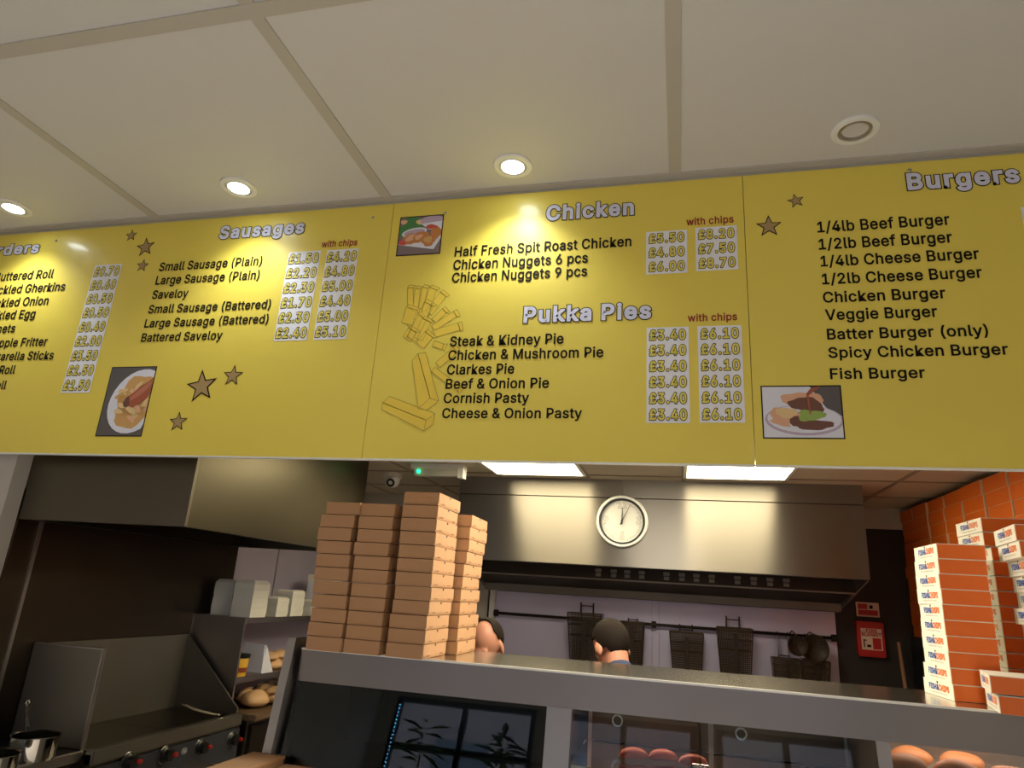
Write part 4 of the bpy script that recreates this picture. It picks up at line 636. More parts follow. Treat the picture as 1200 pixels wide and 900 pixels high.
# signs right of the range
a, b = atY(1004, 727, 5.32), atY(1042, 772, 5.32); x0, x1, z1, z0 = 1.175, 1.345, -.035, -.262
t = thing('fire_blanket', 'red fire blanket case with white instruction panel on the wall', 'fire blanket', (1.26, 5.32, z0))
m = MB(); m.box(x0, x1, 5.32, 5.388, z0, z1, 'signred', bev=.006); build('case', m, t)
m = MB(); m.box(x0+.022, x1-.018, 5.3185, 5.3195, z0+.045, z1-.045, 'signcream')
m.box(x0+.022, x1-.018, 5.3175, 5.3185, z1-.073, z1-.07, 'signred')
put_text(m, 'FIRE', (x0+.055, 5.3172, z1-.068), (1, 0, 0), (0, 0, 1), .07, .019, 'signred', .03); put_text(m, 'BLANKET', (x0+.027, 5.3172, z1-.094), (1, 0, 0), (0, 0, 1), .12, .018, 'signred', .03)
m.box(x0+.092, x1-.026, 5.3175, 5.3185, z0+.05, z1-.105, 'signred'); m.box(x0+.035, x0+.042, 5.3175, 5.3185, z0+.06, z1-.115, 'ink'); m.box(x0+.035, x0+.055, 5.3175, 5.3185, z1-.125, z1-.118, 'ink'); m.box(x0+.055, x0+.08, 5.3175, 5.3185, z0+.062, z0+.078, 'ink'); build('instruction_label', m, t)
t = thing('safety_sign', 'small red and cream safety sign above the fire blanket', 'sign', (1.26, 5.385, -.005))
m = MB(); m.box(1.195, 1.34, 5.378, 5.387, -.005, .09, 'signcream'); build('plate', m, t)
m = MB(); m.box(1.205, 1.265, 5.376, 5.378, .045, .08, 'signred'); m.box(1.205, 1.33, 5.376, 5.378, .005, .04, 'signred'); m.box(1.28, 1.30, 5.376, 5.378, .05, .072, 'ink'); build('print', m, t)
t = thing('pole', 'thin brown pole leaning on the dark wall beside the fire blanket', 'pole', (1.43, 5.2, FH))
a, b = atY(1053, 753, 5.3), atY(1061, 806, 5.2); v = (b-a)/(b.z-a.z); f = a+v*(FH-a.z)
m = MB(); m.tube([a, f], .011, 'kraft', 8); build('shaft', m, t); m = MB(); m.box(f.x-.14, f.x+.14, f.y-.03, f.y+.03, FH, FH+.08, 'soot', bev=.01); build('broom_head', m, t)

# ================================================================ LEFT HOOD, GRIDDLE, HOB
LX = -1.876
t = thing('extractor_hood', 'dark steel extractor hood over the griddle on the left', 'hood', (-2.29, 2.31, .17))
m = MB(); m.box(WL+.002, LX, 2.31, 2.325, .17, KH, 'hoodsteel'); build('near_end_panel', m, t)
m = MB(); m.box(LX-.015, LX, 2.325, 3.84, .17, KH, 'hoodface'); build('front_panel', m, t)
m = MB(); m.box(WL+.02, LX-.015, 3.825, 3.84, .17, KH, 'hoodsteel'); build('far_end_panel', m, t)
m = MB(); m.prism([(WL+.02, 2.33, .30), (LX-.02, 2.33, .45), (LX-.02, 2.33, .47), (WL+.02, 2.33, .32)], (0, 1.49, 0), 'soot')
for i in range(22): y = 2.36+i*.067; m.prism([(WL+.03, y, .29), (LX-.03, y, .435), (LX-.03, y, .447), (WL+.03, y, .305)], (0, .03, 0), 'soot')
build('filter_bank', m, t)
m = MB(); m.box(LX-.05, LX-.015, 2.325, 3.825, .17, .178, 'soot'); m.box(WL+.02, LX-.05, 2.325, 2.36, .17, .178, 'soot'); m.box(WL+.02, WL+.08, 2.36, 3.825, .17, .178, 'soot'); build('gutter', m, t)
GT = -.70; GX = -2.262
t = thing('griddle', 'steel griddle with tall splash guards and row of knobs', 'griddle', (-2.48, 3.0, GT-.22))
m = MB(); m.box(WL+.03, GX, 2.52, 3.5, GT-.22, GT-.012, 'hoodsteel'); build('body', m, t)
m = MB(); m.box(WL+.03, GX-.03, 2.53, 2.995, GT-.012, GT, 'steeldark'); m.box(WL+.03, GX-.03, 2.998, 3.49, GT-.012, GT, 'steeldark'); build('cooking_plate', m, t)
m = MB(); m.box(GX-.03, GX+.012, 2.52, 3.5, GT-.05, GT+.006, 'guardsteel', bev=.004); build('front_rim', m, t)
m = MB(); m.box(WL+.02, WL+.03, 2.53, 3.5, GT, -.33, 'guardsteel'); build('back_guard', m, t)
m = MB(); m.box(WL+.03, -2.325, 2.53, 2.54, GT, -.327, 'guardsteel'); m.box(-2.325, -2.32, 2.525, 2.545, GT, -.325, 'steelflat'); m.box(WL+.03, -2.325, 2.525, 2.545, -.329, -.324, 'steelflat'); build('side_guard', m, t)
m = MB(); m.prism([(WL+.03, 3.49, GT), (-2.285, 3.49, GT), (-2.285, 3.49, GT+.03), (WL+.03, 3.49, -.33)], (0, .01, 0), 'guardsteel'); build('side_guard', m, t)
m = MB(); m.prism([(GX+.003, 2.53, GT-.06), (GX+.003, 2.53, GT-.20), (GX+.016, 2.53, GT-.20), (GX+.012, 2.53, GT-.06)], (0, .96, 0), 'panelgrey'); pn = build('control_panel', m, t)
for px, py in ((153, 893), (196, 885), (237, 876), (274, 867)):
    p = atX(px, py, GX+.03); m = MB(); m.lathe([(.036, -.016), (.036, -.008), (.026, 0), (.024, .022), (0, .024)], p, 'black', 24, 'X'); kn = build('knob', m, t)
    m = MB(); m.lathe([(.0375, -.016), (.0375, -.013), (.036, -.012)], p, 'steelflat', 24, 'X'); build('bezel', m, kn)
    m = MB(); m.box(p.x+.02, p.x+.036, p.y+.008, p.y+.03, p.z-.006, p.z+.010, 'knobred', bev=.003); build('pointer', m, kn)
p = atX(216, 880, GX+.014); m = MB()
b = [(p.x, p.y+.018*math.cos(i*.3), p.z+.013*math.sin(i*.3)) for i in range(21)]; m.tube(b, .0012, 'pwhite', 4, closed=True); m.box(p.x-.001, p.x+.001, p.y-.008, p.y-.004, p.z-.006, p.z+.007, 'pwhite'); m.box(p.x-.001, p.x+.001, p.y-.003, p.y+.003, p.z-.007, p.z-.004, 'pwhite'); m.box(p.x-.001, p.x+.001, p.y+.003, p.y+.008, p.z-.006, p.z+.007, 'pwhite'); build('emblem', m, pn)
t = thing('oven_front', 'steel drawer unit with a bar handle beneath the griddle', 'cabinet', (-2.48, 3.0, FH))
m = MB(); m.box(WL+.03, GX-.03, 2.53, 3.49, FH, GT-.225, 'hoodsteel', bev=.004); build('body', m, t)
m = MB(); m.box(GX-.0295, GX-.01, 2.75, 3.47, FH+.1, GT-.26, 'hoodsteel', bev=.004); dr = build('drawer', m, t)
m = MB(); m.box(GX-.01, GX+.05, 2.78, 3.44, GT-.285, GT-.265, 'steelflat', bev=.006); build('handle', m, dr)
t = thing('tongs', 'steel tongs lying on the far end of the griddle', 'tongs', (-2.36, 3.4, GT))
for dz, dx in ((.012, -.012), (.012, .012)):
    m = MB(); m.tube([(-2.56+dx, 3.42, GT+.03), (-2.46+dx*1.6, 3.40, GT+.014), (-2.34+dx*1.8, 3.36, GT+.012), (-2.28+dx, 3.34, GT+.014)], [.004, .006, .006, .01], 'steelpol', 6); build('arm', m, t)
t = thing('hob', 'dark hob with a steel front edge beside the griddle', 'hob', (-2.48, 2.2, FH))
m = MB(); m.box(WL+.02, -2.30, 1.6, 2.515, FH, GT-.015, 'soot'); build('body', m, t)
m = MB(); m.box(WL+.02, -2.30, 1.6, 2.515, GT-.015, GT, 'black'); build('glass_top', m, t)
m = MB(); m.box(-2.31, -2.292, 1.6, 2.515, GT-.035, GT+.004, 'steelflat', bev=.003); build('edge_trim', m, t)
def pan(x, y, r, h, hd, label, top):
    t = thing('saucepan', label, 'pan', (x, y, GT), 'steel saucepans on the hob')
    m = MB(); m.lathe([(0, .002), (r*.93, .002), (r*.97, .012), (r*.98, h), (r*1.03, h+.004), (r*.95, h+.001), (r*.93, .014), (0, .008)], (x, y, GT), 'steelpol', 40); build('pot', m, t)
    m = MB(); a = Vector((x, y, GT+h-.012))+Vector(hd).normalized()*r*.97; m.tube([a, a+Vector(hd).normalized()*.03+Vector((0, 0, .006)), Vector(top)], [.008, .009, .007], 'steelpol', 8)
    T = Vector(top); m.tube([T+Vector((.008*math.cos(i*.6), 0, .008+.008*math.sin(i*.6))) for i in range(11)], .003, 'steelpol', 6, closed=True); build('handle', m, t)
pp = atH(43, 860, GT+.085); tp = atY(32, 826, pp.y+.03)
pan(pp.x, pp.y, .082, .08, (-.6, .3, 0), 'shiny saucepan with upright handle at the front of the hob', tp)
p2 = atH(-8, 882, GT+.085); pan(p2.x, p2.y, .08, .08, (-1, -.2, 0), 'shiny saucepan cut by the left edge of the photo', (p2.x-.22, p2.y-.05, GT+.12))

# ================================================================ SHELF UNIT AND WORKTOP ALONG THE LEFT WALL
SX = -2.35; S1, S2 = -.222, -.533
t = thing('shelf_unit', 'steel shelf unit holding foam boxes beyond the griddle', 'shelf', (-2.52, 4.2, GT-.03))
m = MB(); m.box(WL+.02, SX, 3.525, 3.54, GT, S1, 'steelflat'); build('end_panel', m, t)
m = MB(); m.box(WL+.02, SX, 4.98, 4.995, GT, S1, 'steelflat'); build('end_panel', m, t)
for z in (S1, S2): m = MB(); m.box(WL+.02, SX, 3.54, 4.98, z-.018, z, 'steelflat'); m.box(SX-.004, SX+.002, 3.54, 4.98, z-.03, z, 'steelflat'); build('shelf', m, t)
m = MB(); m.box(WL+.01, WL+.02, 3.525, 4.995, GT, S1, 'lilacsteel'); build('back_panel', m, t)
t = thing('worktop', 'speckled brown worktop under the bread shelves', 'counter', (-2.45, 4.3, GT-.03)); m = MB(); m.box(WL+.01, -2.18, 3.51, 5.1, GT-.03, GT, 'worktop', bev=.004); build('slab', m, t)
t = thing('base_cabinet', 'steel base cabinet under the speckled worktop', 'cabinet', (-2.45, 4.3, FH)); m = MB(); m.box(WL+.02, -2.24, 3.53, 5.08, FH, GT-.03, 'hoodsteel'); build('body', m, t)
for i in range(3): m = MB(); m.box(-2.24, -2.222, 3.56+i*.51, 4.03+i*.51, FH+.1, GT-.06, 'soot', bev=.003); dr = build('door', m, t); m = MB(); m.tube([(-2.222, 3.62+i*.51, GT-.2), (-2.2, 3.62+i*.51, GT-.2), (-2.2, 3.62+i*.51, GT-.32), (-2.222, 3.62+i*.51, GT-.32)], .006, 'steelflat', 8); build('handle', m, dr)
def foam(x, y, w, d, z, nbox, hb, name0, rows):
    for i in range(nbox):
        t = thing('foam_clamshell', '%s of %s' % (('topmost foam clamshell' if i == nbox-1 else 'bottom foam clamshell' if i == 0 else ORD[nbox-1-i]+' foam clamshell from the top'), rows), 'food box', (x, y, z+i*hb), 'white foam boxes on the top shelf')
        m = MB()
        for (a, s0, b, s1) in ((0, .965, .48, 1.0), (.48, 1.0, .52, 1.0), (.52, 1.0, .8, .985), (.8, .985, 1.0, .80 if i == nbox-1 else .97)):
            q0 = [(x+sx*w/2*s0, y+sy*d/2*s0, z+i*hb+a*hb) for sx, sy in ((-1, -1), (1, -1), (1, 1), (-1, 1))]; q1 = [(x+sx*w/2*s1, y+sy*d/2*s1, z+i*hb+b*hb-.0004) for sx, sy in ((-1, -1), (1, -1), (1, 1), (-1, 1))]
            for k in range(4): m.face([q0[k], q0[(k+1) % 4], q1[(k+1) % 4], q1[k]], 'foam')
            if a == 0: m.face(q0[::-1], 'foam')
            if b == 1.0: m.face(q1, 'foam')
        build('shell', m, t)
foam(-2.572, 3.67, .128, .14, S1, 2, .099, '', 'the tall stack furthest left on the shelf')
foam(-2.42, 3.65, .13, .16, S1, 2, .101, '', 'the tall stack second from the shelf end')
foam(-2.415, 3.90, .12, .13, S1, 2, .056, '', 'the short stack between taller stacks')
foam(-2.415, 4.07, .12, .15, S1, 3, .052, '', 'the mid-height stack right of the short one')
foam(-2.405, 4.30, .12, .14, S1, 2, .05, '', 'the low stack furthest right on the shelf')
t = thing('carton', 'pale upright carton at the far end of the top shelf', 'box', (-2.45, 4.55, S1)); m = MB(); m.box(-2.53, -2.37, 4.46, 4.66, S1, S1+.26, 'p_white', bev=.003); build('body', m, t); m = MB(); m.box(-2.531, -2.369, 4.459, 4.661, S1+.22, S1+.262, 'boxw'); build('lid', m, t)
p = atY(288, 793, 3.66); p = Vector((-2.41, 3.62, S2))
t = thing('sauce_tub', 'yellow sauce tub with a dark lid on the middle shelf', 'tub', p); m = MB(); m.lathe([(0, 0), (.048, 0), (.054, .095), (.052, .1), (0, .1)], p, 'tub', 28); tb = build('tub', m, t)
m = MB(); m.lathe([(.0505, .02), (.0518, .045)], p, 'sausage', 28); build('label', m, tb)
m = MB(); m.lathe([(.059, .096), (.06, .11), (.056, .114), (0, .114)], p, 'black', 28); build('lid', m, t)
t = thing('paper_bag_stack', 'white folded card standing behind the sauce tub', 'card', (-2.42, 3.82, S2)); m = MB(); m.prism([(-2.52, 3.80, S2), (-2.37, 3.80, S2), (-2.385, 3.82, S2+.15), (-2.52, 3.82, S2+.155)], (0, .012, 0), 'p_white'); build('front_leaf', m, t); m = MB(); m.prism([(-2.37, 3.80, S2), (-2.35, 3.89, S2), (-2.385, 3.84, S2+.15)], (-.008, .004, 0), 'p_white'); build('side_leaf', m, t)
def buns(name, base, items, bagc, bagr, label):
    t = thing(name, label, 'bread', base)
    for i, (dx, dy, dz, rx, ry, rz) in enumerate(items):
        m = MB(); b = bmesh.new(); bmesh.ops.create_icosphere(b, subdivisions=3, radius=1)
        for v in b.verts:
            if v.co.z < 0: v.co.z *= .6
            v.co *= 1+.04*math.sin(5*v.co.x+i)+.03*math.cos(6*v.co.y)
        m.add(b, 'bun', True, Matrix.Translation((base[0]+dx, base[1]+dy, base[2]+dz)) @ Matrix.Diagonal((rx, ry, rz, 1))); build('bun', m, t)
    if bagc:
        m = MB(); b = bmesh.new(); bmesh.ops.create_icosphere(b, subdivisions=3, radius=1)
        for v in b.verts: v.co *= 1+.08*math.sin(9*v.co.x+4*v.co.z)+.06*math.cos(11*v.co.y+3*v.co.x)
        m.add(b, 'bag', False, Matrix.Translation((base[0]+bagc[0], base[1]+bagc[1], base[2]+bagc[2])) @ Matrix.Diagonal((*bagr, 1))); build('plastic_bag', m, t)
buns('bread_rolls', (-2.43, 4.02, S2), ((0, 0, .024, .06, .075, .038), (0, .10, .024, .06, .07, .038), (.0, .05, .075, .058, .07, .032), (0, -.05, .07, .05, .06, .03)), None, None, 'pile of pale bread rolls on the middle shelf')
buns('bagged_buns', (-2.33, 3.80, GT), ((0, -.08, .036, .08, .09, .055), (.0, .09, .036, .075, .09, .055), (-.09, 0, .036, .07, .09, .05), (0, .02, .075, .065, .075, .034)), (.02, .08, .068, ), (.10, .17, .062), 'bread buns in a clear plastic bag on the worktop')

# ================================================================ SERVING COUNTER
CT, CF, CB = -.25, 2.535, 3.03; CX0, CX1 = -1.45, 1.72
fz = -.368
t = thing('serving_counter', 'long stainless steel heated serving counter with sloping glass front', 'counter', (0, 2.7, FH))
m = MB(); m.box(CX0+.03, CX1, CF, CB, CT-.012, CT, 'topsteel', bev=.003); build('top_shelf', m, t)
m = MB(); m.box(CX0+.03, CX1, CF-.004, CF+.016, fz, CT-.001, 'fasciasteel', bev=.004); build('fascia', m, t)
SL = math.tan(math.radians(13)); gb = -.98
def gy(h): return CF+.004-(fz-h)*SL
m = MB(); m.box(CX0+.03, CX1, CF-.007, CF+.004, CT-.007, CT+.0006, 'edgeglint', bev=.0015); build('top_edge_highlight', m, t)  # thin pale strip added as the highlight along the top front edge
m = MB(); m.prism([(CX0-.02, CF-.03, CT+.035), (CX0-.02, CF+.05, CT+.035), (CX0-.02, gy(gb)+.07, gb), (CX0-.02, gy(gb)-.012, gb)], (.035, 0, 0), 'steelflat'); m.box(CX0-.02, CX0+.015, CF+.05, CB, CT-.1, CT+.02, 'steelflat'); build('end_post', m, t)
xm = [CX0+.03, -.452, -.365, .585, .625, CX1]
for i, (a, b) in enumerate(((xm[0], xm[1]), (xm[2], xm[3]), (xm[4], xm[5]))):
    m = MB(); m.prism([(a, gy(fz), fz), (a, gy(fz)+.006, fz), (a, gy(gb)+.006, gb), (a, gy(gb), gb)], (b-a, 0, 0), 'glass'); build('glass_pane', m, t)
for a, b in ((xm[1], xm[2]), (xm[3], xm[4])):
    m = MB(); m.prism([(a, gy(fz)-.006, fz), (a, gy(fz)+.03, fz), (a, gy(gb)+.03, gb), (a, gy(gb)-.006, gb)], (b-a, 0, 0), 'steelflat'); build('mullion', m, t)
m = MB(); m.box(CX0+.01, CX1, gy(gb)-.03, CB, FH, gb, 'steelflat', bev=.004); build('base', m, t)
m = MB(); m.box(CX0+.03, xm[1], CB-.02, CB, gb, CT-.012, 'black'); m.box(xm[2], CX1, CB-.02, CB, gb, CT-.012, 'steelflat'); build('rear_panel', m, t)
m = MB(); m.box(CX0+.015, CX0+.03, CF+.02, CB, gb, CT-.012, 'black'); m.box(xm[1]+.03, xm[1]+.045, CF+.02, CB-.02, gb, CT-.012, 'copper'); m.box(CX1-.015, CX1, CF+.02, CB-.02, gb, CT-.012, 'steelflat'); m.box(.60, .612, CF+.02, CB-.02, gb, CT-.012, 'steelflat'); build('divider', m, t)
m = MB(); m.box(CX0+.03, xm[1]+.03, CF-.04, CB-.02, -.665, -.65, 'soot'); m.box(xm[2], .60, CF-.02, CB-.02, -.55, -.535, 'steelpol'); m.box(.612, CX1-.015, CF-.006, CB-.02, -.485, -.47, 'steelpol'); build('display_shelf', m, t)
m = MB(); m.box(xm[2], .60, CF+.018, CF+.03, fz, fz+.02, 'copper'); m.box(.612, CX1-.015, CF+.018, CF+.03, fz, fz+.02, 'copper'); build('heater_strip', m, t)
for a, b in ((xm[2]+.02, .1), (.12, .58)):
    m = MB(); m.box(a, b, CB-.06, CB-.045, -.53, fz+.08, 'steeldark'); dr = build('sliding_door', m, t)
    for x in (a+.1, ): m = MB(); m.lathe([(.022, .0605), (.022, .066), (.016, .066), (.016, .0605)], (x, CB, -.455), 'steelpol', 20, 'Y'); build('finger_ring', m, dr)
pA = atY(842, 850, 2.6); m = MB(); m.prism([(.055, CF+.03, fz), (.055, CB-.07, fz), (.055, CB-.07, -.53), (.055, CF-.0, -.53)], (.008, 0, 0), 'perspex'); dv = build('clear_divider', m, t)
m = MB(); m.lathe([(.016, -.02), (.016, .03), (.011, .032), (0, .03)], (.055, CF+.05, -.515), 'steelpol', 16, 'X'); build('fixing_stud', m, dv)
for x, y, w in ((-.0, 2.72, .8), (1.0, 2.72, .7)):
    l = bpy.data.lights.new('heat_lamp', 'AREA'); l.shape = 'RECTANGLE'; l.size = w; l.size_y = .05; l.energy = HEAT_W; l.color = (1, .68, .50)
    o = bpy.data.objects.new('heat_lamp', l); col.objects.link(o); o.location = (x, y, CT-.03+EYE)
# fried food in the heated part
rs = random.Random(11)
for i, px in enumerate((745, 778, 812)):
    x = atY(px, 870, 2.75).x; y = 2.66+.03*(i % 2); zt = -.535
    b = MB(); P = [(x-.05+.012*j, y+.004*j, zt+.018+.010*math.sin(j*.4)) for j in range(9)]; b.tube(P, [.004, .014, .017, .018, .018, .018, .017, .014, .004], 'sausage', 12)
    tag(build('fried_sausage', b, base=(x, y, zt)), 'fried sausage on the hot shelf, %s from the left' % ORD[i], 'sausage', 'sausages in the hot cabinet')
for i in range(6):
    x = .68+(i % 4)*.15+(.07 if i > 3 else 0); y = 2.62+(i//4)*.16; zt = -.47
    b = bmesh.new(); bmesh.ops.create_icosphere(b, subdivisions=3, radius=1); m = MB()
    for v in b.verts: v.co *= 1+.06*math.sin(4*v.co.x+i*2)+.05*math.cos(5*v.co.y+i); v.co.z *= 1 if v.co.z > 0 else .7
    m.add(b, 'pastry', True, Matrix.Translation((x, y, zt+.026)) @ Matrix.Rotation(.3*(i % 3-1), 4, 'Z') @ Matrix.Diagonal((.07, .045, .034, 1)))
    tag(build('battered_fish', m, base=(x, y, zt)), 'golden battered piece in right hot cabinet, %s' % (['front row leftmost', 'front row second from left', 'front row third from left', 'front row fourth from left', 'back row left', 'back row right'][i]), 'battered fish', 'battered pieces in the hot cabinet')

# ================================================================ CARTONS
BW, BD, BHt = .143, .262, .0505
def make_kraft():
    t = thing('kraft_carton', 'x', 'carton', (0, 0, 0)); w, d, h = BW, BD, BHt
    m = MB(); m.box(-w/2, w/2-.002, 0, d, .0, h-.003, 'kraft'); m.box(-w/2, w/2-.004, .001, d-.001, 0, .0012, 'kraftedge'); build('tray', m, t, False)
    m = MB(); m.box(-w/2-.0012, w/2, -.0012, d+.0012, .003, h-.0022, 'kraft', bev=.0012)
    N = 24; pts = [(w/2, 0, h-.002)]
    edge = []
    for i in range(N+1):
        u = i/N; q = .012 if (abs(u-.22) < .07 or abs(u-.78) < .07) else .008; q += .004*math.exp(-((u-.5)/.08)**2); edge.append((w/2, u*d, q))
    m.prism([(w/2-.0025, 0, h-.002), (w/2-.0025, d, h-.002)]+[(w/2-.0025, y, z) for _, y, z in edge[::-1]], (.0035, 0, 0), 'kraft'); lid = build('lid', m, t, False)
    m = MB(); m.box(w/2+.0005, w/2+.0016, d/2-.007, d/2+.007, h-.011, h-.003, 'black'); 
    for u in (.2, .8): m.box(w/2+.0002, w/2+.0012, d*u-.015, d*u+.015, .0075, .0095, 'kraftedge')
    build('lock_slot', m, t, False); return t
KR = make_kraft(); used = [False]
def place(proto, loc, rz, label, group, flag):
    if not flag[0]:
        flag[0] = True; proto.location = Vector(loc)+Vector((0, 0, EYE)); proto.rotation_euler.z = rz; proto['label'] = label; proto['group'] = group; return proto
    return dup(proto, loc, rz, label, group)
def zk(x, y): return 350+x/4.2875, 570+y/4.2875
KF = 2.475
lefts = {0: [140, 110, 95, 88, 82, 78, 72, 68, 62, 48, 42], 1: [308, 296, 292, 275, 274, 266, 262, 250, 244, 234, 222], 2: [525, 517, 511, 504, 497, 489, 481, 477, 466, 455, 447, 436]}
names = ['leftmost kraft stack', 'second kraft stack from the left', 'tall kraft stack at the front right']
for s in range(3):
    L = lefts[s]; nb = len(L); zb = CT+.001
    top = {0: 95, 1: 95, 2: 38}[s]
    for i in range(nb):                      # i from the bottom
        py = {0: 825, 1: 850, 2: 858}[s]; k = nb-1-i; py = py+(top-py)*(i+.5)/nb
        x = atY(*zk(L[k], py), KF).x+BW/2; 
        place(KR, (x, KF+[0, .004, .008][s]+random.uniform(-.004, .004), zb+i*BHt), random.uniform(-.02, .02), '%s in the %s' % (pos(i, nb), names[s]), 'plain brown kraft cartons on the counter', used)
for i in range(11):
    place(KR, (-.935+BW/2+random.uniform(-.004, .004)-.075+.004*max(0, i-5), KF+.29, CT+.001+i*BHt), random.uniform(-.03, .03), '%s in the kraft stack behind the tall one' % pos(i, 11), 'plain brown kraft cartons on the counter', used)
def make_fish(w=.15, d=.245, h=.0508):
    t = thing('printed_carton', 'x', 'carton', (0, 0, 0))
    m = MB(); m.box(-w/2, w/2, .0012, d-.0012, 0, h-.0015, 'boxw'); m.box(-w/2-.0006, w/2+.0006, 0, d, h-.003, h-.0004, 'boxw'); build('body', m, t, False)
    for q in (0, d-.0009): m = MB(); m.box(-w/2+.002, w/2-.001, q-.0004, q+.0013, .0005, h-.003, 'boxo'); build('end_panel', m, t, False)
    m = MB(); X = -w/2-.0009; o = (X, d*.80, h*.40)
    w1 = put_text(m, 'FISH&', o, (0, -1, 0), (0, 0, 1), d*.33, h*.34, 'blue', .035); o2 = (X, d*.80-d*.335, h*.40); put_text(m, 'CHIPS', o2, (0, -1, 0), (0, 0, 1), d*.33, h*.36, 'orange', .035)
    put_text(m, 'Traditional British Favourite', (X, d*.77, h*.17), (0, -1, 0), (0, 0, 1), d*.56, h*.11, 'grey', .0); build('logo', m, t, False)
    m = MB(); m.face([(X, d/2+.008, h-.003), (X, d/2-.008, h-.003), (X, d/2, h-.012)], 'black'); build('lock_notch', m, t, False)
    return t
FB = make_fish(); fu = [False]; G = 'printed orange and white cartons'; FHt = .0508
jit = [.02, .013, .006, .0, -.003, .0, .003, .004, .006, .008]
for i in range(10):
    place(FB, (.874+.075+(.003 if i > 7 else 0), 2.705+(.004 if i % 3 else 0), CT+.001+i*FHt), [.06, .03, 0, .01, 0, -.01, .01, 0, .01, .0][i], '%s in the printed stack nearest the fire blanket' % pos(i, 10), G, fu)
for i in range(12):
    place(FB, (1.12+.075-.02*(i > 9), 2.90, CT+.001+i*.0525), random.uniform(-.02, .02), '%s in the printed stack behind the others' % pos(i, 12), G, fu)
cj = [.025, .02, .015, .012, .006, -.012, .004, -.002, -.010, -.032, -.038]
for i in range(11):
    place(FB, (1.078+.075+cj[i], 2.49, CT+.001+i*FHt), -.14, '%s in the printed stack at the right edge' % pos(i, 11), G, fu)
for i in range(2):
    place(FB, (.90+.075+(.006 if i == 0 else -.010), 2.43, CT+.001+i*.054), -.22-.03*i, '%s of the two laid in front of the printed stack' % ('upper carton' if i else 'lower carton'), G, fu)
# wall of orange cartons on a shelf along the right wall
t = thing('wall_rack', 'dark cabinet carrying the piled orange cartons by the right wall', 'cabinet', (1.72, 4.3, FH))
m = MB(); m.box(1.52, WR-.005, 3.0, 5.38, FH, -.115, 'dark'); build('body', m, t); 
for i in range(4): m = MB(); m.box(1.505, 1.519, 3.02+i*.59, 3.58+i*.59, FH+.1, -.16, 'black', bev=.003); d = build('door', m, t); m = MB(); m.box(1.49, 1.504, 3.05+i*.59, 3.07+i*.59, -.9, -.7, 'soot'); build('handle', m, d)
WBX = (.24, .27, .0755)
t = thing('orange_carton', 'x', 'carton', (0, 0, 0)); w, d, h = WBX
m = MB(); m.box(0, w, -d/2, d/2, 0, h-.002, 'boxo', bev=.001); build('body', m, t, False)
m = MB(); m.box(-.0008, w, -d/2-.0006, -d/2+.008, .0, h-.002, 'boxoedge'); m.box(-.0008, .0015, -d/2, d/2, h-.0032, h-.0014, 'boxoedge'); build('white_fold', m, t, False)
OB = t; ou = [False]; ncol, nrow = 8, 11
for c in range(ncol):
    for r in range(nrow):
        y = 5.235-c*.282+.008*math.sin(r*1.3+.4)
        if c and c < 5: y += 0
        x = 1.535+random.uniform(-.006, .006)
        place(OB, (x, y, -.113+r*WBX[2]), 0, 'plain orange carton, %s up from the shelf, %s row out from the back wall' % (ORD[r], ORD[c]), 'wall of plain orange cartons', ou)
# kraft boxes lying in front of the glass, lower left
p = atH(400, 893, -.60)
t = thing('customer_ledge', 'steel ledge along the customer side of the counter', 'shelf', (0, 2.2, FH))
m = MB(); m.box(CX0-.3, CX1, 2.02, gy(-.68)-.012, -.70, -.66, 'steelflat', bev=.004); build('slab', m, t); m = MB(); m.box(CX0-.28, CX1-.02, 2.06, gy(gb)-.034, FH, -.70, 'plaster'); build('front', m, t)
for nm, x0, x1, y0, y1, z0, z1, rot, lab in (('kraft_box', -1.505, -1.378, 2.18, 2.445, -.66, -.604, .0, 'narrow brown box at the left end of the ledge by the glass'), ('pizza_box', -1.365, -.98, 2.07, 2.44, -.66, -.628, .0, 'wide flat brown pizza box lying on the ledge by the glass')):
    t = thing(nm, lab, 'box', ((x0+x1)/2, (y0+y1)/2, z0)); M = Matrix.Translation(((x0+x1)/2, (y0+y1)/2, 0)) @ Matrix.Rotation(rot, 4, 'Z') @ Matrix.Translation((-(x0+x1)/2, -(y0+y1)/2, 0))
    m = MB(); m.box(x0, x1, y0, y1, z0, z1-.006, 'kraft', mtx=M, bev=.002); build('base', m, t)
    m = MB(); m.box(x0-.002, x1+.002, y0-.002, y1+.002, z1-.012, z1, 'kraft', mtx=M, bev=.002); ld = build('lid', m, t)
    m = MB()
    for u in (.3, .6): m.box(x0+(x1-x0)*u, x0+(x1-x0)*u+.03, y1-.012, y1-.006, z1-.0005, z1+.0006, 'kraftedge', mtx=M)
    build('tab', m, ld)

